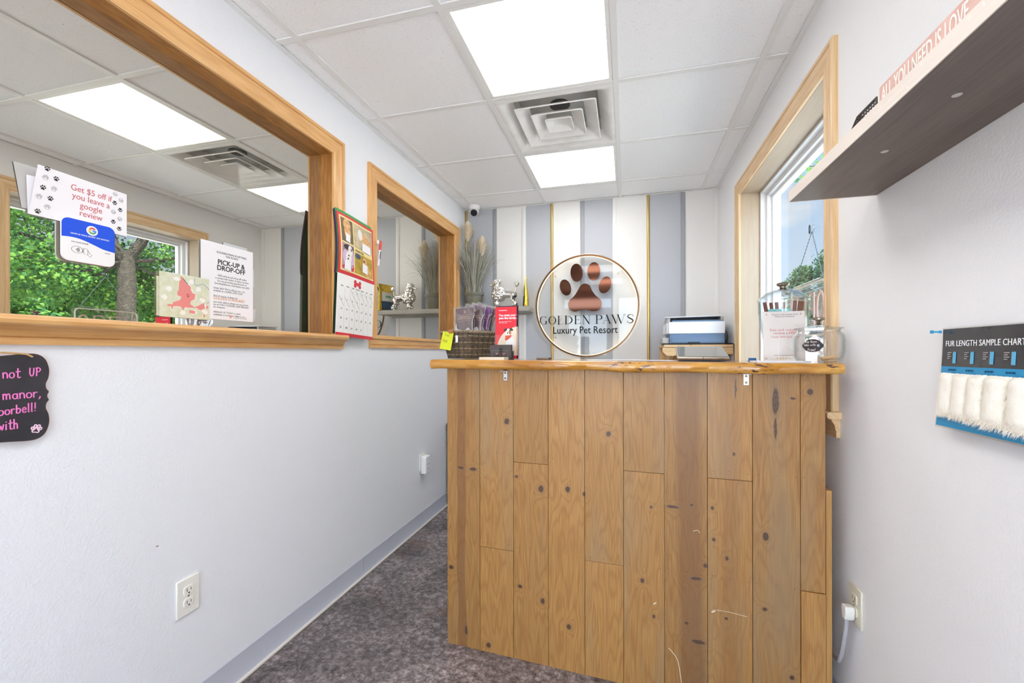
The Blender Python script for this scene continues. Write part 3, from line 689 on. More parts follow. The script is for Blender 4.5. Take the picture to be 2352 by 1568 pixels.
b.ribbon([(-.016, -.018), (-.0135, -.0185), (-.0135, -.032), (-.004, -.0345), (-.004, -.0195), (-.007, -.018), (-.0135, -.0185)], wv, -.0124, -.0119)
b.ribbon([(-.004, -.022), (.002, -.031), (.006, -.032), (.002, -.0395), (-.004, -.0345)], wv, -.0124, -.0119)
for i in range(3): b.ribbon(arc(-.0148, -.0225 - .003 * i, .0016, .0013, 90, 270, 6), wv, -.0124, -.0119)
b.build('phone_drawing', INKK, t)
# flyer
t = glassthing('flyer', 'white pick-up and drop-off flyer stuck on the big mirrored window beside the map', 'flyer', 1.3075, 1.463)
b = MB(); b.box(-.110, .110, -.0040, -.0034, -.1385, .1385); b.build('sheet', PAPER, t)
TAPE = M('translucent_tape', S(196, 198, 200), .3)
for q in [(-.02, .085, .11, .1485), (.09, .118, .0, .07), (.09, .124, -.135, -.085)]:
    b = MB(); b.box(q[0], q[1], -.002, -.0016, q[2], q[3]); b.build('tape', TAPE, t)
yy = -.0042
text('lettering', 'GOLDEN PAWS IS HITTING\nTHE ROAD!', .0105, (.015, yy, .103), INKK, t)
text('heading', 'PICK-UP &\nDROP-OFF', .0255, (.013, yy, .063), INKK, t, bold=.0005, lines=.82)
text('lettering', 'FREE pick-up and drop-off within\na certain mile radius of either location\nfor any grooming appointment or\nboarding/daycare reservation over $45!', .0098, (.018, yy, .019), INKG, t, lines=1.0, xs=.95)
text('lettering', "Under $45? We've still got you - it's\navailable at a SUPER LOW COST\n\nAnd of course, to keep our", .0098, (-.062, yy, -.028), INKG, t, 'LEFT', xs=.93, lines=.95)
text('lettering', 'GOLDEN STANDARD', .0145, (-.062, yy, -.0665), M('orange_ink', S(214, 150, 96), .6), t, 'LEFT', xs=.95)
text('lettering', "your pet's safety is always our top priority -\nwe are FULLY LICENSED AND INSURED\nfor transport.\n\nMESSAGE US TODAY to check\navailability or book your ride!", .0094, (-.062, yy, -.078), INKG, t, 'LEFT', xs=.93, lines=.98)
text('lettering', 'GOLDEN PAWS\nLUXURY PET RESORT', .0062, (.052, yy, -.124), LINEI, t)
b = MB(); paw(b, .008, -.126, .008, yy - .0003, yy); b.build('paw_mark', M('coral_ink', S(226, 132, 104), .6), t)
# map
t = glassthing('map_print', 'service area map with a red zone, overlapping the flyer on the window', 'map', 1.1415, 1.392)
b = MB(); b.box(-.0855, .0855, -.0062, -.0056, -.0725, .0725); b.box(-.092, -.08, -.0030, -.0026, -.07, .055); b.build('sheet', M('map_paper', S(222, 222, 204), .6, var=(S(206, 212, 178), 60)), t)
def mp_(pts): return [((x - 105) / 850. * .171 - .0855, .0725 - (z - 700) / 720. * .1425 + 0) for x, z in pts]
def wob(pts, am=.0012, n=5):
    o = []
    for i, p in enumerate(pts):
        q = pts[(i + 1) % len(pts)]
        for k in range(n): o.append((p[0] + (q[0] - p[0]) * k / n + random.uniform(-am, am), p[1] + (q[1] - p[1]) * k / n + random.uniform(-am, am)))
    return o
zone = mp_([(455, 720), (500, 790), (545, 850), (610, 870), (620, 940), (650, 1000), (700, 1000), (690, 1090), (620, 1130), (610, 1190), (690, 1230), (860, 1140), (875, 1240), (800, 1270), (720, 1240), (520, 1250), (490, 1300), (440, 1240), (330, 1250), (300, 1320), (290, 1260), (220, 1250), (235, 1225), (310, 1220), (330, 1180), (440, 1130), (460, 1080), (390, 1060), (390, 1000), (415, 970), (420, 830), (450, 790)])
zw = wob(zone, .0006, 3)
b = MB(); b.prism([(x * 1.04 + .002, z * 1.06 + .001) for x, z in wob(zone, .003)], -.0064, -.0061)
for c_ in [(-.055, .02), (-.07, -.01), (.045, .03), (.06, -.005), (.03, -.05), (-.01, -.055), (.07, -.045), (-.03, .055), (.02, .052)]: b.prism(wob([(c_[0] + .011 * cos(a), c_[1] + .008 * sin(a)) for a in [k * pi / 4 for k in range(8)]], .002, 2), -.00635, -.0061)
b.build('white_roads', M('map_white', S(240, 238, 232), .6), t)
b = MB(); b.prism(zw, -.0068, -.0065); b.prism(wob(mp_([(590, 1290), (690, 1300), (690, 1350), (600, 1340)]), .001, 3), -.0068, -.0065); b.prism(mp_([(895, 1190), (930, 1180), (940, 1220), (905, 1235)]), -.0068, -.0065); b.prism(mp_([(848, 1340), (872, 1340), (872, 1390), (848, 1385)]), -.0068, -.0065)
b.build('red_zone', M('map_red', S(228, 140, 136), .6), t)
b = MB(); b.ribbon(catmull(mp_([(690, 735), (680, 820), (730, 850), (830, 810), (900, 840), (950, 890)]), 4, False), .0014, -.0072, -.0069); MBL = M('map_blue', S(140, 164, 214), .6); b.build('river', MBL, t)
b = MB(); b.ribbon(mp_([(900, 1160), (950, 1110)]), .0014, -.0072, -.0069); b.build('river', MBL, t)
px0, pz0 = mp_([(568, 1045)])[0]
b = MB(); b.prism([(px0 + .0045 * cos(a), pz0 + .002 + .0045 * sin(a)) for a in [radians(-30 + 240 * k / 14) for k in range(15)]] + [(px0, pz0 - .007)], -.0074, -.0071); b.build('map_pin', M('pin_red', S(196, 50, 66), .5), t)
b = MB(); b.ell(px0, pz0 + .002, .0018, .0018, 0, -.0078, -.0075, 12); b.build('pin_hole', PAPER, t)

# ---------------- calendar
cal_rot = radians(2.6)
t = thing('wall_calendar', 'pet photo calendar with red border hanging between the two mirrored windows', 'calendar', (XL, 1.820, 1.892), rot=(0, 0, 0))
t.rotation_euler = (Matrix.Rotation(LEFT, 3, 'Z') @ Matrix.Rotation(cal_rot, 3, 'Y')).to_euler()
CW, CH1, CH2 = .318, .302, .304
def dep(x, z):
    """how far the sheet stands off the wall"""
    if z > -CH1: u = max(0., -z / CH1); d = .026 + .020 * u ** 1.4 + .012 * sin(pi * u) * (1 - x / CW)
    else: u = (-z - CH1) / CH2; d = .044 - .004 * u
    return -(d + .003 * sin(x * 16))
def sheet(name, x0, x1, z0, z1, mat, off, nx=12, nz=10, th=.0008, lab=None):
    b = MB(0); vs = []; fs = []
    for i in range(nx + 1):
        for j in range(nz + 1):
            x = x0 + (x1 - x0) * i / nx; z = z0 + (z1 - z0) * j / nz
            vs.append((x, dep(x, z) - off, z))
    n_ = len(vs); vs += [(v[0], v[1] + th, v[2]) for v in vs]
    w = nz + 1
    for i in range(nx):
        for j in range(nz):
            a = i * w + j; q = (a, a + w, a + w + 1, a + 1); fs.append(q); fs.append(tuple(k + n_ for k in q[::-1]))
    for i in range(nx):
        for j in (0, nz): a = i * w + j; fs.append((a, a + w, a + w + n_, a + n_))
    for j in range(nz):
        for i in (0, nx): a = i * w + j; fs.append((a, a + 1, a + 1 + n_, a + n_))
    b.add(vs, fs); return b.build(name, mat, t, label=lab)
def bend(o, off):
    for v in o.data.vertices:
        v.co.y = dep(v.co.x, v.co.z) - off + v.co.y
    return o
RED = M('calendar_red', S(216, 44, 60), .5); CREAM = M('calendar_cream', S(238, 216, 150), .5); CPAPER = M('calendar_paper', S(240, 238, 236), .55)
for k_, c_ in enumerate([S(60, 160, 80), S(110, 60, 140), S(70, 60, 70)]):
    sheet('page_behind', -.004 - .003 * k_, CW - .002, -CH1 - .004, .002 + .004 * (3 - k_), M('calendar_page_%d' % k_, c_, .6), -.004 - .004 * k_)
sheet('back_page', 0, CW, -CH1 - CH2 + .01, -.01, M('calendar_backing', S(42, 74, 50), .7), -.016)
sheet('photo_page', 0, CW, -CH1, 0, RED, 0)
sheet('cream_panel', .014, CW - .014, -CH1 + .016, -.013, CREAM, .0010, th=.0006)
ph = [('photo', .024, .118, -.14, -.022, S(120, 104, 70)), ('photo', .128, .300, -.145, -.022, S(214, 196, 160)), ('photo', .024, .118, -.278, -.148, S(200, 160, 176)), ('photo', .128, .300, -.278, -.172, S(198, 164, 52))]
for n_, a, c_, d_, e_, col in ph: sheet(n_, a, c_, d_, e_, M('calendar_' + n_, col, .5, var=((col[0] * .6, col[1] * .6, col[2] * .6, 1), 22)), .0018, 8, 6, .0006)
FUR = M('printed_dog_tan', S(206, 146, 84), .6, var=(S(230, 190, 140), 60)); FUR2 = M('printed_dog_white', S(236, 230, 226), .6); FUR3 = M('printed_dog_dark', S(52, 44, 46), .6); LIL = M('printed_lilac', S(206, 180, 214), .6)
def pic(name, shapes, mat, off):
    b = MB()
    for sh in shapes: b.ell(*sh, 0, .0005, 18)
    return bend(b.build(name, mat, t), off)
pic('printed_dog', [(.068, -.052, .03, .03, 0), (.07, -.09, .026, .04, .1)], FUR, .0026)
pic('printed_dog', [(.23, -.082, .045, .028, -.35), (.262, -.098, .022, .026, 0)], FUR, .0026)
pic('printed_dog', [(.185, -.068, .022, .028, .2)], FUR2, .0032)
pic('printed_dog', [(.222, -.205, .022, .024, 0), (.245, -.245, .026, .036, .3), (.268, -.262, .012, .022, -.2)], FUR, .0026)
pic('printed_dog', [(.086, -.178, .018, .026, .15), (.072, -.215, .024, .03, 0)], FUR2, .0032)
pic('printed_backdrop', [(.075, -.165, .042, .014, 0)], FUR3, .0026)
for q_ in [(.093, -.174, .004, .008, .2), (.072, -.205, .005, .004, 0), (.067, -.222, .006, .004, .4), (.216, -.2, .008, .005, 0)]: pic('printed_spot', [q_], FUR3, .0038)
pic('printed_cloth', [(.045, -.212, .02, .032, 0), (.104, -.222, .013, .04, 0)], LIL, .0028)
pic('printed_blanket', [(.06, -.265, .034, .011, 0), (.108, -.262, .01, .016, 0)], RED, .0028)
pic('printed_crate', [(.155, -.188, .026, .014, 0)], M('printed_blue', S(74, 96, 140), .6, var=(S(60, 70, 50), 60)), .0028)
for x_, z_, w_2, h_2 in [(.050, -.135, .036, .042), (.198, -.148, .085, .045), (.040, -.277, .050, .045), (.195, -.26, .052, .048)]:
    b = MB(); b.prism([(x_, z_), (x_ + w_2, z_ - .004), (x_ + w_2, z_ + h_2 - .006), (x_ + .002, z_ + h_2)], 0, .0005); bend(b.build('caption_card', PAPER, t), .0044)
bend(text('lettering', 'Attack Dog', .017, (.132, 0, -.166), INKK, t, 'LEFT'), .0026)
sheet('date_page', 0, CW, -CH1 - CH2, -CH1 - .001, CPAPER, -.001)
sheet('red_footer', 0, CW, -CH1 - CH2, -CH1 - CH2 + .017, RED, .0006, th=.0006)
bx, bz = CW * .50, -CH1 - .031
b = MB(); b.box(bx - .018, bx + .018, 0, .0005, bz - .008, bz + .008)
for sx in (-1, 1):
    for sz in (-1, 1): b.ell(bx + sx * .021, bz + sz * .009, .0105, .0105, 0, 0, .0005, 16)
bend(b.build('bone_emblem', RED, t), .0008)
for i, dname in enumerate(['Sunday', 'Monday', 'Tuesday', 'Wednesday', 'Thursday', 'Friday', 'Saturday']):
    bend(text('weekday', dname, .0066, (.034 + .0425 * i, 0, -CH1 - .060), INKK, t), .0008)
for d_ in range(1, 32):
    q = d_ + 1; c_, r_ = q % 7, q // 7
    bend(text('date', str(d_), .0115, (.034 + .0425 * c_, 0, -CH1 - .083 - .0455 * r_), INKK, t), .0008)
b = MB()
for d_ in range(1, 10):
    q = d_ + 1; c_, r_ = q % 7, q // 7; x_, z_ = .034 + .0425 * c_, -CH1 - .080 - .0455 * r_
    b.ribbon([(x_ - .018, z_ + .014), (x_ + .017, z_ - .03)], .0007, 0, .0005)
bend(b.build('pencil_strokes', INKG, t), .0008)
b = MB()
for i in range(1, 7): b.box(.0125 + .0425 * i, .0128 + .0425 * i, 0, .0004, -CH1 - .29, -CH1 - .07)
for i in range(1, 6): b.box(.012, .31, 0, .0004, -CH1 - .069 - .0455 * i, -CH1 - .0687 - .0455 * i)
bend(b.build('date_grid', M('pale_grid_line', S(206, 206, 206), .6), t), .0006)
# pen hung from the calendar edge
t = thing('marker_pen', 'white marker pen with red cap hanging beside the calendar', 'pen', (XL + .034, 2.188, 1.76), rot=(0, 0, 0))
t.rotation_euler = (Matrix.Rotation(LEFT, 3, 'Z') @ Matrix.Rotation(radians(10), 3, 'Y')).to_euler()
b = MB(); b.lathe([(.0, -.073), (.0035, -.072), (.005, -.06), (.0055, .02), (.0055, .03)], 12, capa=True, capb=True); b.build('barrel', PAPER, t)
b = MB(); b.lathe([(.0068, .022), (.0070, .05), (.0055, .074), (.003, .077)], 12, capa=True, capb=True); b.build('cap', M('pen_cap_red', S(224, 66, 54), .35), t)
b = MB(); b.box(-.0035, .0035, -.0062, -.0052, -.03, .012); b.build('print', M('pen_print_blue', S(44, 50, 110), .5), t)
b = MB(); b.tube([(.0, .0, .06), (-.012, .002, .062), (-.02, .004, .058)], .0012, 6); b.box(-.028, -.014, .003, .005, .05, .072); b.build('clip', PAPER, t)
# ================================================================== back wall: sign, shelf, camera
t = thing('logo_sign', 'round clear acrylic logo sign with glowing copper ring and brown paw on the striped wall', 'sign', (-.318, YB - .040, 1.583))
ACR = glass('clear_acrylic', (.985, .99, .99, 1), 1.45, gloss=.55)
COPPER = M('copper_mirror', S(86, 55, 43), .06, 1.0)
RINGM = M('rose_gold_ring', S(104, 76, 52), .25, 1.0)
b = MB(); n_ = 96; b.prism([(.428 * cos(2 * pi * i / n_), .428 * sin(2 * pi * i / n_)) for i in range(n_)], -.003, .003); b.build('acrylic_panel', ACR, t)
def ring(r0, r1, y0, y1, mat, name):
    b = MB(); n_ = 96; vs = []
    for i in range(n_):
        a = 2 * pi * i / n_
        for r, y in ((r0, y0), (r1, y0), (r1, y1), (r0, y1)): vs.append((r * cos(a), y, r * sin(a)))
    b.add(vs, [(4 * i + k, 4 * ((i + 1) % n_) + k, 4 * ((i + 1) % n_) + (k + 1) % 4, 4 * i + (k + 1) % 4) for i in range(n_) for k in range(4)])
    return b.build(name, mat, t)
ring(.404, .417, -.010, -.0031, RINGM, 'ring')
ring(.4000, .4032, .004, .010, M('warm_light_strip', S(255, 236, 190), .5, emit=((1.0, .76, .42, 1), 1.9)), 'light_strip')
for i, a in enumerate((45, 135, 225, 315)):
    b = MB(); b.tube([(.36 * cos(radians(a)), .003, .36 * sin(radians(a))), (.36 * cos(radians(a)), .040, .36 * sin(radians(a)))], .006, 10); b.build('standoff', ACR, t)
b = MB(); b.prism([((x - 752) * .000606, (772 - z) * .000615) for x, z in catmull(PADPTS, 6)], -.009, -.0031); b.build('paw_pad', COPPER, t)
for x, z, a, c_, r_ in [(477, 520, 74, 110, 16), (627, 330, 82, 120, 4), (855, 322, 84, 120, -2), (1002, 507, 78, 112, -20)]:
    b = MB(); b.ell((x - 752) * .000606, (772 - z) * .000615, a * .000606, c_ * .000615, radians(r_), -.009, -.0031, 32); b.build('paw_toe', COPPER, t)
# engraved-style serif capitals, drawn as strokes: (points, widths) in a box one high
TK, TN = .15, .032
def vary(pts, thick, thin, f): return [thin + (thick - thin) * f(i / (len(pts) - 1)) for i in range(len(pts))]
def serifs(x, z, w=.2): return ([(x - w / 2, z), (x + w / 2, z)], [TN, TN])
def letter(ch):
    o = []
    if ch in 'GO':
        p = arc(.42, .5, .40, .485, 90, 450, 40) if ch == 'O' else arc(.42, .5, .40, .485, 48, 318, 32)
        a0, a1 = (90, 450) if ch == 'O' else (48, 318)
        o.append((p, [TN + (TK - TN) * abs(cos(radians(a0 + (a1 - a0) * i / (len(p) - 1)))) ** 1.6 for i in range(len(p))]))
        if ch == 'G': o += [([(.72, .40), (.72, .10)], [TK * .9, TK * .9]), ([(.56, .41), (.84, .41)], [TN, TN]), ([(.70, .82), (.70, .98)], [TN, TN])]
        return .84, o
    if ch == 'L': return .62, [([(.14, .0), (.14, 1)], [TK] * 2), serifs(.14, .985, .34), ([(.0, .016), (.60, .016)], [TN] * 2), ([(.59, .0), (.62, .22)], [TN] * 2)]
    if ch == 'D':
        p = arc(.2, .5, .62, .485, 90, -90, 24)
        return .84, [([(.14, 0), (.14, 1)], [TK] * 2), (p, [TN + (TK - TN) * abs(cos(radians(90 - 180 * i / 24))) ** 1.6 for i in range(25)]), ([(0, .985), (.22, .985)], [TN] * 2), ([(0, .015), (.22, .015)], [TN] * 2)]
    if ch == 'E': return .62, [([(.14, 0), (.14, 1)], [TK] * 2), ([(0, .985), (.58, .985)], [TN] * 2), ([(0, .015), (.61, .015)], [TN] * 2), ([(.14, .51), (.46, .51)], [TN] * 2), ([(.57, 1), (.59, .80)], [TN] * 2), ([(.60, 0), (.62, .2)], [TN] * 2), ([(.46, .42), (.46, .6)], [TN] * 2)]
    if ch == 'N': return .86, [([(.12, 0), (.12, 1)], [TN] * 2), ([(.12, 1), (.75, .02)], [TK] * 2), ([(.75, 0), (.75, 1)], [TN] * 2), serifs(.12, .015, .22), serifs(.06, .985, .2), serifs(.75, .985, .22)]
    if ch == 'P':
        p = [(.14, .985), (.34, .985)] + arc(.36, .74, .30, .245, 90, -90, 14) + [(.14, .495)]
        w_ = [TN, TN] + [TN + (TK - TN) * abs(cos(radians(90 - 180 * i / 14))) ** 1.4 for i in range(15)] + [TN]
        return .68, [([(.14, 0), (.14, 1)], [TK] * 2), (p, w_), serifs(.14, .015, .34), ([(0, .985), (.16, .985)], [TN] * 2)]
    if ch == 'A': return .84, [([(.10, 0), (.40, 1)], [TN] * 2), ([(.40, 1), (.74, 0)], [TK] * 2), ([(.2, .34), (.62, .34)], [TN] * 2), serifs(.10, .015, .22), serifs(.74, .015, .26)]
    if ch == 'W': return 1.22, [([(.10, 1), (.40, 0)], [TK] * 2), ([(.40, 0), (.62, 1)], [TN] * 2), ([(.56, 1), (.84, 0)], [TK] * 2), ([(.84, 0), (1.12, 1)], [TN] * 2), serifs(.08, .985, .26), serifs(.56, .985, .2), serifs(1.12, .985, .22)]
    if ch == 'S':
        p = catmull([(.56, .80), (.48, .95), (.28, .985), (.1, .88), (.09, .70), (.26, .56), (.46, .42), (.54, .26), (.44, .07), (.24, .015), (.08, .08), (.03, .24)], 5, False)
        return .6, [(p, [TN + (TK - TN) * max(0, sin(pi * i / (len(p) - 1))) ** 2 for i in range(len(p))]), ([(.56, .72), (.57, .96)], [TN] * 2), ([(.03, .3), (.02, .04)], [TN] * 2)]
LETB = M('black_acrylic_letters', S(28, 34, 36), .6, spec=.2)
for ch, a, c_ in [('G', 125, 224), ('O', 248, 342), ('L', 366, 444), ('D', 466, 566), ('E', 594, 676), ('N', 702, 806), ('P', 876, 962), ('A', 970, 1078), ('W', 1080, 1266), ('S', 1284, 1366)]:
    adv, st = letter(ch); w_ = (c_ - a) * .000606; xs_ = w_ / adv; hh = .0685
    b = MB()
    for k, (p, ws) in enumerate(st): b.ribbon([((a - 752) * .000606 + q[0] * xs_, -.1465 + q[1] * hh) for q in p], [v * .062 for v in ws], -.007 - k * .00006, -.0031)
    b.build('letter', LETB, t)
text('tagline', 'Luxury Pet Resort', .082, (-.012, -.0045, -.223), LETB, t, bold=.0005, fit=.519, ext=.0012)
# floating shelf with plant, poodle, treat pouch
SHG = wood('grey_shelf_wood', S(150, 145, 138), S(190, 186, 178), rough=.55, bands=4, contrast=.4)
t = thing('floating_shelf', 'grey wood floating shelf in the back left corner under the plant', 'shelf', (0, YB, 0))
b = MB(0); b.box(XL + .002, -.757, -.205, -.007, 1.540, 1.578); b.build('board', SHG, t, bevel=.002)
b = MB(0); b.box(XL + .05, -.80, -.03, -.007, 1.524, 1.540); b.build('wall_cleat', SHG, t)
# potted grass
PX, PY, PZ = -1.262, 3.520, 1.578
t = thing('potted_grass', 'artificial onion grass with two cream plumes in a mossy pot on the back shelf', 'plant', (PX, PY, PZ))
POT = M('mossy_pot', S(128, 130, 128), .85, bumps=(60, .5, .004), var=(S(112, 108, 66), 13))
b = MB(); b.lathe([(.050, 0), (.057, .0), (.078, .108), (.084, .110), (.088, .118), (.088, .132), (.083, .134), (.078, .128), (.074, .11)], 32, capa=True); b.build('pot', POT, t)
b = MB(); b.lathe([(.0, .113), (.075, .112)], 24); b.build('moss', M('dark_moss', S(70, 72, 52), .9, bumps=(90, .8, .01)), t)
GR = [M('grass_grey_green', S(206, 208, 196), .7, var=(S(166, 168, 154), 10)), M('grass_mauve', S(206, 196, 202), .7), M('grass_dark', S(136, 138, 122), .7)]
b = MB(); rnd = random.Random(5)
for i in range(460):
    a = rnd.uniform(0, 2 * pi); r0 = rnd.uniform(0, .055); ln = rnd.uniform(.36, .56); sp = rnd.betavariate(1.3, 2.2) * .95; drp = rnd.uniform(.0, .22) * sp
    if i % 9 == 0: ln *= 1.08; drp += .26 * sp
    base = Vector((r0 * cos(a), r0 * sin(a), .11)); d = Vector((cos(a + rnd.uniform(-.3, .3)), sin(a + rnd.uniform(-.3, .3)), 0))
    pts = []
    for k in range(8):
        u = k / 7; h = ln * u * (1 - .30 * sp * u) - drp * u ** 3 * ln * 1.6; o_ = ln * sp * .62 * u * (.55 + .5 * u)
        p = base + d * o_ + Vector((0, 0, h))
        p.x = max(p.x, XL + .012 - PX + .02 * rnd.random()); p.y = min(p.y, YB - .014 - PY - .02 * rnd.random()); pts.append(p)
    w0 = rnd.uniform(.0019, .0034)
    b.k = rnd.choice((0, 0, 0, 1, 2)); b.tube(pts, [w0 * (1 - .8 * k / 7) for k in range(8)], 3, caps=False)
b.build('grass_blades', GR, t, smooth=False)
PLM = M('pampas_cream', S(252, 244, 228), .9); STM = M('plume_stem', S(176, 150, 80), .7)
for (x_, y_, zb, zt, rad) in [(-.045, -.02, .565, .725, .064), (.085, -.03, .435, .585, .058)]:
    b = MB(); b.tube([(x_ * .2, y_ * .3, .11), (x_ * .7, y_ * .8, .35), (x_, y_, zb), (x_ + .004, y_, zt - .02)], .0022, 6); st = b.build('plume_stem', STM, t)
    b = MB()
    for i in range(3200):
        u = rnd.random() ** .8; z_ = zb + (zt - zb) * (.0 + .9 * u); a = rnd.uniform(0, 2 * pi); prof = sin(pi * min(1, .12 + .86 * u)) ** .7
        rr = rad * prof * rnd.uniform(.35, 1.08); lift = rnd.uniform(.012, .045)
        p0 = Vector((x_, y_, z_)); p2 = p0 + Vector((rr * cos(a), rr * sin(a), lift)); p2.x = max(p2.x, XL - PX + .006)
        p1 = p0 + (p2 - p0) * .55 + Vector((0, 0, lift * .35)); wv = .0015
        s_ = Vector((-sin(a), cos(a), 0)) * wv
        b.add([p0 - s_, p0 + s_, p1 - s_, p1 + s_, p2], [(0, 1, 3, 2), (2, 3, 4)])
    b.build('plume', PLM, t, smooth=False)
# chrome poodle: bodies joined and remeshed into one skin
t = thing('poodle_figurine', 'shiny chrome poodle statue standing on the back shelf', 'figurine', (-.985, 3.485, 1.578))
CHROME = M('chrome', S(232, 230, 228), .07, 1.0)
b = MB(); rnd = random.Random(3)
def cap(p, q, r0, r1, n=8): 
    for i in range(n + 1):
        u = i / n; b.ball(tuple(Vector(p).lerp(Vector(q), u)), r0 + (r1 - r0) * u, 12, 8)
def curls(c, r, cnt, rr):
    for i in range(cnt):
        zz = rnd.uniform(-1, 1); a = rnd.uniform(0, 2 * pi); q = sqrt(1 - zz * zz)
        b.ball((c[0] + r[0] * q * cos(a), c[1] + r[1] * q * sin(a), c[2] + r[2] * zz), rr * rnd.uniform(.7, 1.15), 10, 6)
b.ball((-.042, 0, .112), (.060, .046, .060)); curls((-.042, 0, .112), (.057, .043, .057), 120, .0115)          # ruff
cap((-.01, 0, .112), (.082, 0, .106), .034, .028, 9); b.ball((.083, 0, .103), (.032, .030, .032))            # loin and rump
b.ball((-.064, 0, .172), (.026, .024, .030)); b.ball((-.062, 0, .206), (.036, .032, .033)); curls((-.058, 0, .209), (.033, .030, .030), 50, .009)   # neck, topknot
cap((-.085, 0, .196), (-.118, 0, .186), .014, .009, 6); b.ball((-.123, 0, .189), .0075, 10, 8)              # muzzle, nose
for sy in (-1, 1):
    b.ball((-.050, sy * .029, .182), (.015, .011, .030)); curls((-.05, sy * .029, .178), (.013, .009, .028), 16, .007)       # ears
    cap((-.050, sy * .020, .075), (-.054, sy * .020, .030), .014, .011, 6); b.ball((-.055, sy * .020, .026), (.019, .016, .021)); curls((-.055, sy * .02, .028), (.016, .014, .019), 24, .0075)
    b.ball((-.064, sy * .020, .006), (.014, .010, .006))
    cap((.083, sy * .018, .098), (.074, sy * .019, .062), .022, .013, 6); cap((.074, sy * .019, .062), (.097, sy * .020, .038), .011, .010, 5); b.ball((.097, sy * .020, .026), (.018, .016, .020)); curls((.097, sy * .02, .027), (.016, .014, .018), 24, .0075)
    b.ball((.089, sy * .020, .006), (.014, .010, .006))
cap((.096, 0, .118), (.107, 0, .172), .007, .006, 6); b.ball((.109, 0, .192), .019); curls((.109, 0, .192), (.016, .016, .016), 26, .0085)                 # tail
o = b.build('body', CHROME, t)
rm = o.modifiers.new('skin', 'REMESH'); rm.mode = 'VOXEL'; rm.voxel_size = .0026; rm.use_smooth_shade = True
sm = o.modifiers.new('smooth', 'SMOOTH'); sm.factor = .5; sm.iterations = 3
# treat pouch seen edge-on
t = thing('treat_pouch', 'gold foil treat pouch with blue and white label at the end of the back shelf', 'pouch', (-.800, 3.500, 1.578), radians(-77))
FOIL = M('gold_foil', S(206, 172, 60), .22, .85, bumps=(34, .6, .01))
b = MB(); nx, nz = 10, 14; vs = []; fs = []
for sd_ in (0, 1):
    for i in range(nx + 1):
        for j in range(nz + 1):
            u = i / nx; v = j / nz; th = .024 * (1 - v ** 1.8) * sin(pi * (.06 + .88 * u)) ** .6 + .0012
            if v > .88: th = .0012 + .004 * (v - .88) / .12
            w_ = .092 * (1 - .04 * sin(pi * v))
            vs.append(((u - .5) * 2 * w_, (-th if sd_ == 0 else th) + .004 * sin(7 * v) * v, v * .236))
w = nz + 1; q0 = (nx + 1) * w
for sd_ in (0, 1):
    for i in range(nx):
        for j in range(nz):
            a = sd_ * q0 + i * w + j; fs.append((a, a + w, a + w + 1, a + 1))
for j in range(nz):
    for i in (0, nx): a = i * w + j; fs.append((a, a + 1, a + 1 + q0, a + q0))
for i in range(nx):
    for j in (0, nz): a = i * w + j; fs.append((a, a + w, a + w + q0, a + q0))
b.add(vs, fs); b.build('bag', FOIL, t)
def pouchpatch(name, x0, x1, z0, z1, mat, off):
    b = MB(); vs = []; fs = []
    for i in range(9):
        for j in range(9):
            x = x0 + (x1 - x0) * i / 8; z = z0 + (z1 - z0) * j / 8; u = x / .184 + .5; v = z / .236
            th = .024 * (1 - v ** 1.8) * sin(pi * (.06 + .88 * u)) ** .6 + .0012
            for s_ in (0, .0006): vs.append((x, -th - off + s_ + .004 * sin(7 * v) * v, z))
    for i in range(8):
        for j in range(8):
            a = (i * 9 + j) * 2; b_ = a + 18; fs.append((a, b_, b_ + 2, a + 2)); fs.append((a + 1, a + 3, b_ + 3, b_ + 1))
    b.add(vs, fs); return b.build(name, mat, t)
pouchpatch('label', -.062, .070, .085, .165, M('pouch_label_white', S(226, 230, 226), .4), .0022)
pouchpatch('label_band', -.066, .072, .006, .084, M('pouch_label_blue', S(42, 92, 136), .4, var=(S(34, 44, 66), 26)), .0022)
pouchpatch('label_stripe', -.04, .03, .118, .134, M('pouch_label_green', S(86, 168, 120), .4), .0032)
# security camera under the ceiling
t = thing('security_camera', 'white dome security camera under the ceiling in the back left corner', 'camera', (-1.248, 3.500, 2.450))
CW_ = M('camera_white', S(238, 238, 238), .3)
b = MB(); b.lathe([(.0, .0), (.046, .0), (.048, -.004), (.046, -.03), (.043, -.036)], 28); b.build('base', CW_, t)
b = MB(); b.T = Matrix.Translation((0, 0, -.046)) @ Matrix.Rotation(radians(52), 4, 'X') @ Matrix.Rotation(0, 4, 'Z')
b.ball((0, 0, 0), .040, 28, 18); b.build('eyeball', CW_, t)
b = MB(); b.T = Matrix.Translation((0, 0, -.046)) @ Matrix.Rotation(radians(12), 4, 'Z') @ Matrix.Rotation(radians(-48), 4, 'X')
b.lathe([(.0, -.044), (.025, -.0435), (.028, -.038), (.029, -.024)], 28); b.build('lens_face', M('lens_black', S(34, 33, 38), .15), t)
b = MB(); b.T = Matrix.Translation((0, 0, -.046)) @ Matrix.Rotation(radians(12), 4, 'Z') @ Matrix.Rotation(radians(-48), 4, 'X')
b.lathe([(.029, -.026), (.033, -.030), (.0345, -.024), (.033, -.018)], 28); b.build('lens_rim', CW_, t)
for x_, y_ in ((-.03, -.033), (.03, -.033)):
    b = MB(); b.ball((x_, y_, -.018), .0028, 8, 6); b.build('screw_cap', SLOT, t)
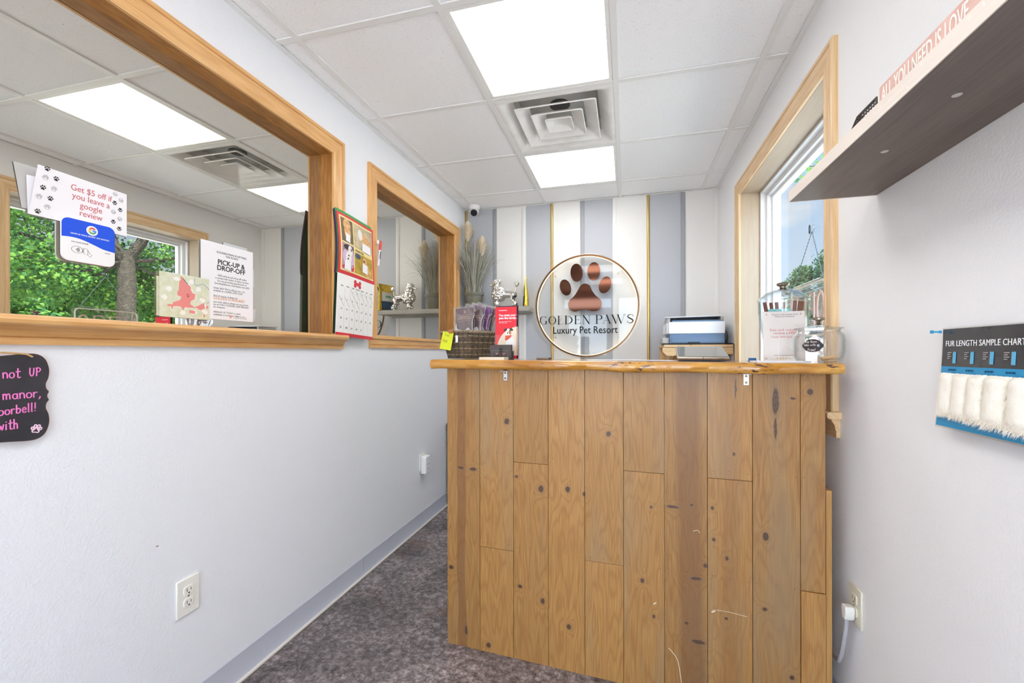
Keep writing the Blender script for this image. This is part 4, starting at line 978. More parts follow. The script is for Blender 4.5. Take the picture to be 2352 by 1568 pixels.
# printer shelf and printer in the back right corner
PINE = wood('raw_pine', S(206, 164, 112), S(236, 204, 156), rough=.6, bands=5)
t = thing('corner_shelf', 'small raw pine shelf holding the printer in the back right corner', 'shelf', (0, 0, 0))
b = MB(0)
for i in range(5): b.box(.245 + .0856 * i, .3296 + .0856 * i, 3.112 + .004 * (i % 2), 3.60, 1.238 + .002 * (i % 2), 1.2545)
b.build('top_slats', PINE, t, bevel=.001)
b = MB(0); b.prism([(.236, 1.236), (.236, 1.206), (.262, 1.180), (.305, 1.178), (.34, 1.19), (.672, 1.19), (.672, 1.236)], 3.118, 3.138); b.build('front_rail', PINE, t, bevel=.001)
for x_ in (.29, .63):
    b = MB(2); b.add([(x_, 3.60, 1.236), (x_, 3.14, 1.236), (x_, 3.14, 1.20), (x_, 3.60, .98), (x_ + .02, 3.60, 1.236), (x_ + .02, 3.14, 1.236), (x_ + .02, 3.14, 1.20), (x_ + .02, 3.60, .98)], [(0, 1, 2, 3), (7, 6, 5, 4), (0, 4, 5, 1), (1, 5, 6, 2), (2, 6, 7, 3), (3, 7, 4, 0)]); b.build('support', PINE, t)
b = MB(0); b.box(.25, .672, 3.575, 3.615, .98, 1.236); b.build('wall_rail', PINE, t)
t = thing('printer', 'white and slate blue desktop printer on the pine corner shelf', 'printer', (.428, 3.12, 1.2557))
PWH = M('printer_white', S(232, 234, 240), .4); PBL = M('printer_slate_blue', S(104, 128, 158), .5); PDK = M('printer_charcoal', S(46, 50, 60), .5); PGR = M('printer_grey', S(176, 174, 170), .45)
t.location.x = .44
b = MB(); b.box(-.165, .185, .0, .30, .072, .152); b.box(-.178, -.165, .02, .30, .074, .146); b.build('body', PWH, t, bevel=.004)
b = MB(); b.box(-.158, .183, .006, .30, .008, .072); b.build('lower_case', PBL, t, bevel=.003)
b = MB(); b.box(-.160, .180, -.012, .20, .008, .050); b.box(-.150, .172, -.015, -.01, .012, .046); b.build('paper_tray', PBL, t, bevel=.003)
b = MB(); b.box(-.205, -.160, .002, .26, .008, .046); b.build('tray_side', PGR, t, bevel=.004)
b = MB(); b.box(-.045, .03, -.016, -.008, .006, .018); b.build('tray_handle', PDK, t, bevel=.002)
b = MB(); b.box(-.19, .183, .004, .28, .0, .008); b.build('foot_plate', PDK, t)
b = MB(); b.box(-.140, .180, .03, .24, .152, .164); b.build('output_tray', PBL, t, bevel=.003)
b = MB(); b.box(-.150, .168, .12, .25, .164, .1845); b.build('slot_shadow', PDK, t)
b = MB(); b.add([(-.185, .03, .183), (.166, .03, .1875), (.200, .27, .187), (-.165, .27, .187), (-.185, .03, .1885), (.166, .03, .193), (.200, .27, .193), (-.165, .27, .193)], [(0, 3, 2, 1), (4, 5, 6, 7), (0, 1, 5, 4), (1, 2, 6, 5), (2, 3, 7, 6), (3, 0, 4, 7)]); b.build('scanner_lid', PWH, t, bevel=.002)
b = MB(); b.box(-.172, -.150, .05, .25, .15, .183); b.box(.166, .188, .05, .25, .15, .187); b.build('lid_hinge_wall', PGR, t, bevel=.003)
b = MB(); b.box(-.1795, -.1775, .03, .034, .085, .14); b.build('seam', PDK, t)
t = thing('paper_roll_cover', 'rounded charcoal cover standing on the pine shelf right behind the printer', 'cover', (.6445, 3.36, 1.2557))
b = MB(); q = [(-.014, 0)] + [(.0 + .034 * sin(a), .056 - .056 * cos(a)) for a in [pi * k / 12 * .86 for k in range(13)]] + [(-.014, .13)]
b.T = Matrix.Rotation(0, 4, 'Z'); b.prism(q, -.06, .12); b.build('shell', M('charcoal_plastic', S(112, 112, 114), .35), t, bevel=.003)
pc = MB(); pc.tube([(.676, 3.30, 1.262), (.676, 3.15, 1.262), (.676, 3.098, 1.252), (.676, 3.094, 1.20), (.676, 3.094, 1.0), (.674, 3.12, .6)], .003, 8)
tag(pc.build('power_cable', M('black_cable', S(30, 30, 32), .5)), 'black cable hanging from the pine shelf beside the window trim', 'cable')
# black bin beside the left wall behind the counter
t = thing('waste_bin', 'tall black bin against the left wall behind the counter', 'bin', (XL + .16, 3.34, 0))
b = MB(); b.box(-.145, .145, -.155, .155, .0, .62); b.build('body', M('bin_black', S(34, 34, 38), .5), t, bevel=.012, seg=3)
b = MB(); b.box(-.15, .15, -.16, .16, .62, .655); b.build('lid', M('bin_lid_black', S(40, 40, 44), .4), t, bevel=.01, seg=3)
# ================================================================== counter
CR = -math.atan2(.07238, .99738)
DX, DY = .99738, -.07238
def CP(s_, t_, z): return (-.721 + s_ * DX - t_ * DY, 1.683 + s_ * DY + t_ * DX, z)
def zt(s_): return 1.1748 - .0062 * max(0, s_)
KN = [(0.263, 0.93, 0.013, 0.015), (0.062, 0.73, 0.017, 0.006), (0.117, 0.729, 0.018, 0.007), (0.303, 0.715, 0.008, 0.007), (0.402, 0.677, 0.013, 0.015), (0.506, 0.685, 0.01, 0.014), (0.568, 0.674, 0.006, 0.011), (0.658, 0.903, 0.01, 0.011), (0.806, 0.652, 0.005, 0.006), (0.776, 0.386, 0.008, 0.01), (0.815, 0.265, 0.006, 0.009), (0.879, 0.661, 0.026, 0.006), (1.005, 0.672, 0.005, 0.007), (1.01, 0.565, 0.006, 0.007), (1.05, 0.506, 0.007, 0.009), (1.048, 0.303, 0.006, 0.006), (1.072, 0.86, 0.005, 0.007), (1.165, 0.596, 0.011, 0.016), (1.162, 0.357, 0.009, 0.008), (1.24, 0.15, 0.009, 0.009), (1.291, 1.075, 0.009, 0.013), (1.244, 1.052, 0.01, 0.004), (0.317, 0.287, 0.009, 0.008), (0.408, 0.246, 0.01, 0.014), (0.51, 0.168, 0.01, 0.011), (0.184, 0.029, 0.011, 0.013), (0.085, 0.069, 0.007, 0.024), (0.018, 0.316, 0.013, 0.009), (0.953, 0.423, 0.022, 0.007), (0.96, 0.206, 0.026, 0.008), (0.923, 0.264, 0.009, 0.006), (0.983, 0.471, 0.007, 0.01), (0.94, 0.674, 0.006, 0.005), (1.194, 1.041, 0.012, 0.055), (1.194, 0.952, 0.005, 0.045), (1.077, 1.08, 0.003, 0.042)]
def plank_mat():
    m, t, b = newmat('knotty_pine_planks'); L = t.links.new
    uv = N(t, 'ShaderNodeUVMap'); uv.uv_map = 'UVMap'
    at = N(t, 'ShaderNodeAttribute'); at.attribute_name = 'board'
    sp = N(t, 'ShaderNodeSeparateXYZ'); L(uv.outputs[0], sp.inputs[0])
    def mth(op, a, b_=None, c=None, clamp=False):
        n = N(t, 'ShaderNodeMath', operation=op, use_clamp=clamp)
        for i, v in enumerate((a, b_, c)):
            if v is None: continue
            if isinstance(v, (int, float)): n.inputs[i].default_value = v
            else: L(v, n.inputs[i])
        return n.outputs[0]
    # wobble so that knots are not perfect ovals
    wz = N(t, 'ShaderNodeTexNoise'); wz.inputs['Scale'].default_value = 60; wz.inputs['Detail'].default_value = 2; L(uv.outputs[0], wz.inputs[0])
    wo_ = N(t, 'ShaderNodeVectorMath', operation='MULTIPLY_ADD'); L(wz.outputs['Color'], wo_.inputs[0]); wo_.inputs[1].default_value = (.007, .007, 0); L(uv.outputs[0], wo_.inputs[2])
    cur = None
    for s_, z_, a, c in KN:
        n1 = N(t, 'ShaderNodeVectorMath', operation='SUBTRACT'); L(wo_.outputs[0], n1.inputs[0]); n1.inputs[1].default_value = (s_ + .0035, z_ + .0035, 0)
        n2 = N(t, 'ShaderNodeVectorMath', operation='MULTIPLY'); L(n1.outputs[0], n2.inputs[0]); n2.inputs[1].default_value = (1 / (a * .82), 1 / (c * .82), 0)
        n3 = N(t, 'ShaderNodeVectorMath', operation='LENGTH'); L(n2.outputs[0], n3.inputs[0])
        cur = n3.outputs['Value'] if cur is None else mth('MINIMUM', cur, n3.outputs['Value'])
    # grain
    off = mth('MULTIPLY', at.outputs['Fac'], 37.0)
    cb = N(t, 'ShaderNodeCombineXYZ'); L(mth('MULTIPLY', sp.outputs[0], 11.0), cb.inputs[0]); L(mth('MULTIPLY_ADD', sp.outputs[1], 1.5, off), cb.inputs[1]); L(off, cb.inputs[2])
    g1 = N(t, 'ShaderNodeTexNoise'); g1.inputs['Scale'].default_value = 1.0; g1.inputs['Detail'].default_value = 2.5; L(cb.outputs[0], g1.inputs[0])
    near = mth('DIVIDE', 1.0, mth('ADD', mth('POWER', mth('MAXIMUM', cur, .4), 1.6), 1.2))      # swirls the grain round the knots
    ph = mth('MULTIPLY_ADD', near, .55, g1.outputs['Fac'])
    sn = mth('SINE', mth('MULTIPLY', ph, 95.0))
    line = mth('POWER', mth('MULTIPLY_ADD', sn, .5, .5), 3.0)
    cb2 = N(t, 'ShaderNodeCombineXYZ'); L(mth('MULTIPLY', sp.outputs[0], 420.0), cb2.inputs[0]); L(mth('MULTIPLY_ADD', sp.outputs[1], 9.0, off), cb2.inputs[1])
    g2 = N(t, 'ShaderNodeTexNoise'); g2.inputs['Scale'].default_value = 1.0; g2.inputs['Detail'].default_value = 2; L(cb2.outputs[0], g2.inputs[0])
    # washed grey stain patches
    g3 = N(t, 'ShaderNodeTexNoise'); g3.inputs['Scale'].default_value = 5.5; g3.inputs['Detail'].default_value = 4; L(cb.outputs[0], g3.inputs[0]); g3.inputs['Scale'].default_value = .8
    base = N(t, 'ShaderNodeValToRGB'); L(g2.outputs['Fac'], base.inputs[0])
    base.color_ramp.elements[0].position = .3; base.color_ramp.elements[0].color = S(155, 109, 55); base.color_ramp.elements[1].position = .75; base.color_ramp.elements[1].color = S(185, 138, 77)
    m1 = N(t, 'ShaderNodeMixRGB'); L(mth('MULTIPLY', line, .44), m1.inputs[0]); L(base.outputs[0], m1.inputs[1]); m1.inputs[2].default_value = S(142, 92, 44)
    gw = N(t, 'ShaderNodeValToRGB'); L(g3.outputs['Fac'], gw.inputs[0]); gw.color_ramp.elements[0].position = .5; gw.color_ramp.elements[0].color = (0, 0, 0, 1); gw.color_ramp.elements[1].position = .72; gw.color_ramp.elements[1].color = (.55, .55, .55, 1)
    m2 = N(t, 'ShaderNodeMixRGB'); L(gw.outputs[0], m2.inputs[0]); L(m1.outputs[0], m2.inputs[1]); m2.inputs[2].default_value = S(152, 130, 100)
    # heartwood streaks in two boards
    wv = mth('MULTIPLY_ADD', g1.outputs['Fac'], .05, sp.outputs[0])
    def band(c0, hw, soft):
        d = mth('ABSOLUTE', mth('SUBTRACT', wv, c0 + .025)); return mth('SUBTRACT', 1.0, mth('MULTIPLY', mth('SUBTRACT', d, hw), 1 / soft, clamp=True), clamp=True)
    bd = mth('MULTIPLY', mth('MAXIMUM', mth('MAXIMUM', band(.067, .017, .004), band(.935, .03, .02)), mth('MULTIPLY', band(1.062, .012, .025), .5)), .62)
    m3 = N(t, 'ShaderNodeMixRGB'); L(bd, m3.inputs[0]); L(m2.outputs[0], m3.inputs[1]); m3.inputs[2].default_value = S(128, 84, 46)
    # tone per board
    tn = N(t, 'ShaderNodeMath', operation='MULTIPLY_ADD'); L(at.outputs['Fac'], tn.inputs[0]); tn.inputs[1].default_value = .26; tn.inputs[2].default_value = .86
    m4 = N(t, 'ShaderNodeMixRGB', blend_type='MULTIPLY'); m4.inputs[0].default_value = 1; L(m3.outputs[0], m4.inputs[1]); L(tn.outputs[0], m4.inputs[2])
    halo = mth('MULTIPLY', mth('SUBTRACT', 1.0, mth('MULTIPLY', mth('SUBTRACT', cur, 1.0), 1.1, clamp=True), clamp=True), .5)
    m5 = N(t, 'ShaderNodeMixRGB'); L(halo, m5.inputs[0]); L(m4.outputs[0], m5.inputs[1]); m5.inputs[2].default_value = S(124, 98, 70)
    core = mth('SUBTRACT', 1.0, mth('MULTIPLY', mth('SUBTRACT', cur, .85), 4.5, clamp=True), clamp=True)
    kc = N(t, 'ShaderNodeMixRGB'); L(mth('MULTIPLY', mth('MULTIPLY_ADD', mth('SINE', mth('MULTIPLY', cur, 16.0)), .5, .5), .6), kc.inputs[0]); kc.inputs[1].default_value = S(70, 48, 36); kc.inputs[2].default_value = S(112, 78, 52)
    m6 = N(t, 'ShaderNodeMixRGB'); L(core, m6.inputs[0]); L(m5.outputs[0], m6.inputs[1]); L(kc.outputs[0], m6.inputs[2])
    L(m6.outputs[0], b.inputs['Base Color']); b.inputs['Roughness'].default_value = .42; b.inputs['Coat Weight'].default_value = .15; b.inputs['Coat Roughness'].default_value = .2
    bump(t, b, g2.outputs['Fac'], .05, .002)
    return m
prf = [(-.045, 1.1735, 1.1365), (-.015, 1.1748, 1.1385), (.17, 1.174, 1.137), (.313, 1.173, 1.137), (.43, 1.1725, 1.136), (.513, 1.172, 1.137), (.60, 1.171, 1.139), (.64, 1.1705, 1.137), (.699, 1.1695, 1.1315), (.815, 1.169, 1.1315), (.86, 1.169, 1.1325), (.898, 1.1688, 1.134), (1.018, 1.168, 1.1335), (1.082, 1.168, 1.1315), (1.156, 1.1675, 1.1315), (1.262, 1.167, 1.1345), (1.353, 1.1665, 1.1335), (1.366, 1.165, 1.1345)]
def lerp_prf(s_):
    for a, c in zip(prf, prf[1:]):
        if a[0] <= s_ <= c[0]:
            u = (s_ - a[0]) / (c[0] - a[0]); return [a[k] + (c[k] - a[k]) * u for k in (1, 2)]
    return prf[-1][1:]
PLK = plank_mat()
t = thing('counter', 'reception counter clad in knotty vertical pine planks', 'counter', CP(0, 0, 0), CR)
edges = [0, .147, .290, .431, .571, .711, .851, .990, 1.127, 1.264, 1.333]
cuts = {1: [.42], 2: [.772], 4: [.428], 5: [.774], 7: [.773], 9: [.436]}
b = MB(); boards = []
for i in range(10):
    zs = [0.0] + cuts.get(i, []) + [1.13]
    for j in range(len(zs) - 1):
        a0, a1, c0, c1 = edges[i] + .0007, edges[i + 1] - .0007, zs[j] + (.0007 if j else 0), zs[j + 1] - .0007
        yo = -.0006 + .0012 * random.random(); 
        if i == 9 and j == 0: yo -= .003
        t0_, t1_ = (lerp_prf(a0)[1] - .0003, lerp_prf(a1)[1] - .0003) if c1 > 1.12 else (c1, c1)
        vs = [(a0, yo, c0), (a1, yo, c0), (a1, .018, c0), (a0, .018, c0), (a0, yo, t0_), (a1, yo, t1_), (a1, .018, t1_), (a0, .018, t0_)]
        b.add(vs, [(0, 3, 2, 1), (4, 5, 6, 7), (0, 1, 5, 4), (1, 2, 6, 5), (2, 3, 7, 6), (3, 0, 4, 7)], [(v[0], v[2]) for v in vs]); boards.append((a0, a1, c0, c1))
o = b.build('front_planks', PLK, t, smooth=False)
at = o.data.attributes.new('board', 'FLOAT', 'FACE'); rb = random.Random(21); tone = [rb.random() for _ in boards]
for p in o.data.polygons:
    cx, cz = p.center.x, p.center.z
    at.data[p.index].value = 0
    for k, q in enumerate(boards):
        if q[0] - .001 <= cx <= q[1] + .001 and q[2] - .001 <= cz <= q[3] + .001: at.data[p.index].value = tone[k]; break
bv = o.modifiers.new('bevel', 'BEVEL'); bv.width = .0008; bv.segments = 1
SIDE = wood('counter_side_wood', S(160, 116, 62), S(192, 146, 86), rough=.5, bands=5)
b = MB(2); b.box(.002, .02, .019, .30, 0, 1.128); b.build('left_side', SIDE, t)
b = MB(2); b.box(1.313, 1.331, .019, .30, 0, 1.128); b.build('right_side', SIDE, t)
b = MB(2); b.box(1.313, 1.331, .302, .95, 0, .75); b.build('gap_shade_panel', SIDE, t)  # unseen panel added to shade the gap beside the right wall
b = MB(2); b.box(1.3345, 1.3515, .004, .10, 0, .763); b.build('side_trim_board', SIDE, t, bevel=.002)
b = MB(0); b.box(.021, 1.312, .019, .055, 1.05, 1.128); b.box(.021, 1.312, .27, .30, 1.05, 1.128); b.box(.021, 1.312, .019, .055, .0, .08); b.box(.021, 1.312, .10, .29, .55, .57); b.build('inner_frame', SIDE, t)
STEEL = M('galvanised_steel', S(200, 202, 206), .3, .9)
for s_ in (.250, 1.100):
    b = MB(); b.box(s_, s_ + .0165, -.0032, -.0008, 1.092, 1.1312); b.box(s_, s_ + .0165, -.048, -.0008, 1.1290, 1.1312); br = b.build('bracket', STEEL, t, bevel=.0008)
    b = MB()
    for z_ in (1.101, 1.122): b.ell(s_ + .008, z_, .0042, .0042, 0, -.0052, -.003, 16)
    b.build('screw', M('brass_screw', S(120, 112, 96), .35, .9), br)
b = MB(); rn = random.Random(9)
for i in range(10):
    for z_ in (1.124, .80, .44):
        for k in range(3):
            x_ = edges[i] + (edges[i + 1] - edges[i]) * (.12 + .38 * k + rn.uniform(-.03, .03)); b.ell(x_, z_ + rn.uniform(-.004, .004), .0011, .0011, 0, -.0012, .0002, 8)
b.build('nail_heads', SLOT, t)
b = MB()
for p, w in [([(.862 + .003, .165), (.893, .13), (.905, .06), (.908, .025)], .0022), ([(.945, .585), (.958, .590), (.966, .582)], .0014), ([(.815, .31), (.822, .316)], .004), ([(1.005, .325), (1.02, .327), (1.06, .327), (1.11, .322)], .0012), ([(1.003, .318), (1.012, .322)], .005)]: b.ribbon(catmull(p, 5, False), w, -.0011, -.0006)
b.build('scratch_marking', M('scratch_pale', S(226, 210, 186), .7), t)
# live edge slab
def slab_mat():
    m, t, b = newmat('live_edge_maple'); L = t.links.new
    co = N(t, 'ShaderNodeTexCoord')
    def nz_(sc, det, scale, dis=0.):
        mp = N(t, 'ShaderNodeMapping'); mp.inputs['Scale'].default_value = scale; L(co.outputs['Object'], mp.inputs[0])
        n = N(t, 'ShaderNodeTexNoise'); n.inputs['Scale'].default_value = sc; n.inputs['Detail'].default_value = det; n.inputs['Distortion'].default_value = dis; L(mp.outputs[0], n.inputs[0]); return n.outputs['Fac']
    r = N(t, 'ShaderNodeValToRGB'); L(nz_(6, 6, (1, 4, 4), .8), r.inputs[0]); e = r.color_ramp.elements
    e[0].position = .3; e[0].color = S(156, 98, 28); e[1].position = .7; e[1].color = S(212, 160, 74); x = e.new(.5); x.color = S(188, 130, 46)
    sx = N(t, 'ShaderNodeSeparateXYZ'); L(co.outputs['Object'], sx.inputs[0])
    def mask(c, hw):
        a = N(t, 'ShaderNodeMath', operation='SUBTRACT'); L(sx.outputs[0], a.inputs[0]); a.inputs[1].default_value = c
        a2 = N(t, 'ShaderNodeMath', operation='ABSOLUTE'); L(a.outputs[0], a2.inputs[0])
        a3 = N(t, 'ShaderNodeMapRange'); L(a2.outputs[0], a3.inputs[0]); a3.inputs[1].default_value = hw * .55; a3.inputs[2].default_value = hw; a3.inputs[3].default_value = 1; a3.inputs[4].default_value = 0; return a3.outputs[0]
    def mx_(a, b_):
        q = N(t, 'ShaderNodeMath', operation='MAXIMUM'); L(a, q.inputs[0]); L(b_, q.inputs[1]); return q.outputs[0]
    mk = mx_(mx_(mask(.735, .10), mask(1.115, .07)), mx_(mask(1.335, .035), mask(.42, .012)))
    mpn = N(t, 'ShaderNodeMapping'); mpn.inputs['Rotation'].default_value = (0, .55, 0); mpn.inputs['Scale'].default_value = (32, 32, 110); L(co.outputs['Object'], mpn.inputs[0])
    nn = N(t, 'ShaderNodeTexNoise'); nn.inputs['Scale'].default_value = 1.3; nn.inputs['Detail'].default_value = 3; L(mpn.outputs[0], nn.inputs[0])
    st = N(t, 'ShaderNodeMapRange'); L(nn.outputs['Fac'], st.inputs[0]); st.inputs[1].default_value = .57; st.inputs[2].default_value = .62
    mm = N(t, 'ShaderNodeMath', operation='MULTIPLY'); L(st.outputs[0], mm.inputs[0]); L(mk, mm.inputs[1])
    m1 = N(t, 'ShaderNodeMixRGB'); L(mm.outputs[0], m1.inputs[0]); L(r.outputs[0], m1.inputs[1]); m1.inputs[2].default_value = S(84, 52, 34)
    L(m1.outputs[0], b.inputs['Base Color']); b.inputs['Roughness'].default_value = .3; b.inputs['Coat Weight'].default_value = .8; b.inputs['Coat Roughness'].default_value = .06
    bump(t, b, nz_(18, 4, (1, 1, 1)), .15, .01); return m
t = thing('countertop', 'thick glossy live-edge wood slab on top of the plank counter', 'countertop', CP(0, 0, 0), CR)
b = MB(0); vs = []; n_ = 110; k_ = 11
for i in range(n_ + 1):
    s_ = -.045 + 1.411 * i / n_; z1, z0 = lerp_prf(s_); e = .004 * sin(s_ * 9) + .003 * sin(s_ * 23 + 1) + (.004 if .62 < s_ < .84 else 0) * sin((s_ - .62) * 14)
    f_ = -.058 + e
    rd = .010 if 1 < i < n_ - 1 else .012
    z1 = max(z1, zt(s_))
    sec = [(.345, z0), (f_ + .012, z0), (f_ + .004, z0 + .003), (f_ + .001, z0 + .010), (f_ - .001 + .002 * sin(s_ * 31), (z0 + z1) / 2), (f_ + .001, z1 - .012), (f_ + .004, z1 - .004), (f_ + .010, z1 - .0008), (f_ + .02, z1), (.335, z1), (.345, z1 - .006)]
    vs += [(s_, y, z) for y, z in sec]
b.add(vs, [(i * k_ + j, i * k_ + (j + 1) % k_, (i + 1) * k_ + (j + 1) % k_, (i + 1) * k_ + j) for i in range(n_) for j in range(k_)] + [tuple(range(k_)), tuple(n_ * k_ + j for j in range(k_))[::-1]])
b.build('slab', slab_mat(), t, angle=50)
# ---------------------------------------------------------------- things on the counter, left to right
WIC = M('wicker', S(108, 93, 76), .65, var=(S(80, 68, 56), 40)); WIC2 = M('wicker_light', S(142, 126, 104), .6)
bs, bt = .026, .178
t = thing('wicker_basket', 'square tapered brown wicker basket at the left end of the counter', 'basket', CP(bs, bt, zt(bs)), CR + radians(-21))
BW, BH = .098, .120
def sqr(h, r=.018, n=16):
    return [(h * 0 + p[0], p[1]) for p in rrect(-h, h, -h, h, r, 3)]
def perim(h, m):
    q = rrect(-h, h, -h, h, .016, 5); P = [Vector(p) for p in q]; Ls = [0]
    for i in range(len(P)): Ls.append(Ls[-1] + (P[(i + 1) % len(P)] - P[i]).length)
    out = []
    for k in range(m):
        d = Ls[-1] * k / m; i = max(j for j in range(len(P)) if Ls[j] <= d); u = (d - Ls[i]) / max(1e-9, Ls[i + 1] - Ls[i]); p = P[i].lerp(P[(i + 1) % len(P)], u)
        dr = P[(i + 1) % len(P)] - P[i]; nn = Vector((dr.y, -dr.x)).normalized(); out.append((p, nn))
    return out
NS = 44
b = MB()
for r_ in range(17):
    z_ = .006 + r_ * .0066; h = .074 + (BW - .074) * z_ / BH; pts = []
    for k, (p, nn) in enumerate(perim(h, NS * 2)):
        a = .0032 * cos(pi * (k + (r_ % 2) * 2) / 2 * 1.0 + pi * (r_ % 2)) if True else 0
        pts.append((p.x + nn.x * a, p.y + nn.y * a, z_))
    b.k = 1 if r_ % 4 == 2 else 0
    b.tube(pts, .0033, 6, closed=True)
b.build('weave', [WIC, WIC2], t)
b = MB()
for k in range(NS):
    p0 = perim(.074, NS)[k][0]; p1 = perim(BW, NS)[k][0]; b.tube([(p0.x, p0.y, .002), (p1.x, p1.y, BH - .004)], .0022, 5)
b.build('stakes', WIC, t)
b = MB()
for ph in (0, pi):
    b.tube([(p.x + nn.x * .0032 * cos(k * .9 + ph), p.y + nn.y * .0032 * cos(k * .9 + ph), BH - .002 + .0035 * sin(k * .9 + ph)) for k, (p, nn) in enumerate(perim(BW, NS * 4))], .0034, 6, closed=True)
b.build('rim', WIC2, t)
b = MB(); b.box(-.072, .072, -.072, .072, .003, .007); b.build('base', WIC, t)
# sticky note clipped to the near left face
nloc = Vector(CP(bs, bt, zt(bs))); Rz = Matrix.Rotation(CR + radians(-21), 4, 'Z')
lean = math.atan2(BW - .074, BH)
def face_pt(x, z, out): return nloc + (Rz @ Vector((x, -(.074 + (BW - .074) * z / BH) - out, z)))
t = thing('sticky_note', 'lime yellow sticky note with handwriting hanging on the basket', 'sticky note', face_pt(-.028, .118, .0085), rot=(0, 0, 0))
t.rotation_euler = (Matrix.Rotation(CR + radians(-21), 3, 'Z') @ Matrix.Rotation(-lean * .6, 3, 'X') @ Matrix.Rotation(radians(7), 3, 'Y')).to_euler()
b = MB(); vs = []; 
for i in range(9):
    for j in range(9):
        u, v = i / 8, j / 8; vs.append(((u - .5) * .074, -.004 * (1 - v) ** 2 - .006 * max(0, u - .8) * v * 5 * .5, (v - 1) * .078))
vs2 = [(x, y + .0006, z) for x, y, z in vs]
fs = [(i * 9 + j, (i + 1) * 9 + j, (i + 1) * 9 + j + 1, i * 9 + j + 1) for i in range(8) for j in range(8)]
b.add(vs + vs2, fs + [tuple(81 + k for k in f[::-1]) for f in fs]); b.build('note', M('lime_paper', S(220, 228, 50), .6), t)
b = MB()
hand(b, 'Free', -.014, -.020, .013, .0008, -.0046, -.0042); hand(b, 'Enjoy', -.022, -.044, .0125, .0008, -.0052, -.0048)
b.build('pen_lettering', M('olive_pen', S(108, 112, 40), .7), t)
t = thing('wooden_clip', 'little wooden clip pinching the sticky note onto the basket rim', 'clip', face_pt(-.010, .121, .004), rot=(0, 0, CR + radians(-21)))
CLW = M('clip_wood', S(176, 112, 62), .55)
b = MB(); b.prism([(-.014, .006), (-.015, -.004), (-.009, -.010), (0, -.009), (.009, -.010), (.015, -.004), (.014, .006)], -.009, -.006); b.build('front_jaw', CLW, t, bevel=.001)
b = MB(); b.prism([(-.014, .006), (-.012, -.010), (.012, -.010), (.014, .006)], .0045, .0075); b.build('back_jaw', CLW, t, bevel=.001)
b = MB(); b.tube([(-.006, -.010, .001), (-.006, .0, .010), (-.006, .008, .001)], .0009, 6); b.tube([(.006, -.010, .001), (.006, .0, .010), (.006, .008, .001)], .0009, 6); b.build('spring', STEEL, t)
b = MB(); b.box(-.0075, .0075, -.0008, 0, -.030, .0); tg = b.build('price_tag', PAPER); tg.location = face_pt(.020, .102, .0075); tg.rotation_euler = (0, 0, CR + radians(-21)); tag(tg, 'small white paper tag hanging on the basket beside the sticky note', 'tag')
# sample sachets standing in the basket
MAU = M('mauve_card', S(118, 100, 104), .5); FILM = glass('plastic_film', (.94, .94, .95, 1), 1.5, base=.10); PGLD = M('sachet_gold_ink', S(202, 164, 140), .4)
PRL = M('sachet_white_fill', S(236, 234, 232), .5, bumps=(40, .5, .01))
lab_s = ['front clear sachet with mauve card facing out of the wicker basket', 'second clear sachet just behind the front one in the basket', 'third clear sachet with purple edge in the basket', 'rearmost clear sachet in the basket beside the red brochure']
proto = None
for i in range(4):
    lx, ly, rz = [(.000, -.040, 0), (.004, -.012, 0), (.006, .014, 0), (.006, .038, 0)][i]
    P_ = nloc + (Rz @ Vector((lx, ly, .009 + .063 * sin(radians([0, 9, 13, 16][i]))))); rot = CR + radians(-21 + 6); lean_ = radians([0, 9, 13, 16][i])
    if proto is None:
        t = thing('treat_sachet', lab_s[0], 'sachet', P_, rot, 'clear sachets in the wicker basket')
        b = MB(); vs = []; nn_ = 10
        for sd_ in (-1, 1):
            for a in range(nn_ + 1):
                for c in range(nn_ + 1):
                    u, v = a / nn_, c / nn_; th = .0065 * (sin(pi * u) ** .5) * (sin(pi * min(1, v * 1.15)) ** .5 if v < .87 else 0) + .0006; vs.append(((u - .5) * .122, sd_ * th + .0014 * sin(9 * u + 5 * v), v * .226))
        w = nn_ + 1; q0 = w * w
        fs = [(s0 + a * w + c, s0 + (a + 1) * w + c, s0 + (a + 1) * w + c + 1, s0 + a * w + c + 1) for s0 in (0, q0) for a in range(nn_) for c in range(nn_)]
        b.add(vs, fs); b.build('plastic_sleeve', FILM, t)
        b = MB(); b.box(-.048, .052, -.0016, -.0008, .035, .216); b.build('card', MAU, t)
        text('lettering', 'GOLDEN PAWS\nLUXURY PET RESORT', .0082, (.004, -.0019, .175), PGLD, t, bold=.0002)
        b = MB(); paw(b, .006, .199, .009, -.0022, -.0018); b.build('paw_mark', PGLD, t)
        b = MB(); b.ribbon([(-.040, .186), (.048, .186), (.048, .160), (-.040, .160)], .0008, -.0022, -.0018, closed=True); b.build('frame_line', PGLD, t)
        b = MB(); b.prism(catmull([(-.052, .035), (-.05, .11), (-.042, .150), (-.036, .125), (-.012, .118), (-.03, .100), (.0, .112), (.03, .128), (.05, .08), (.052, .035)], 4), -.0036, -.0022); b.build('folded_cloth', PRL, t)
        proto = t
    else:
        c = copy_tree(proto); c.location = P_; c.rotation_euler = (0, lean_, rot); c['label'] = lab_s[i]
        if i == 2:
            for ch in c.children:
                if ch.name.startswith('card'): ch.data = ch.data.copy(); ch.data.materials[0] = M('purple_card', S(128, 84, 140), .5)
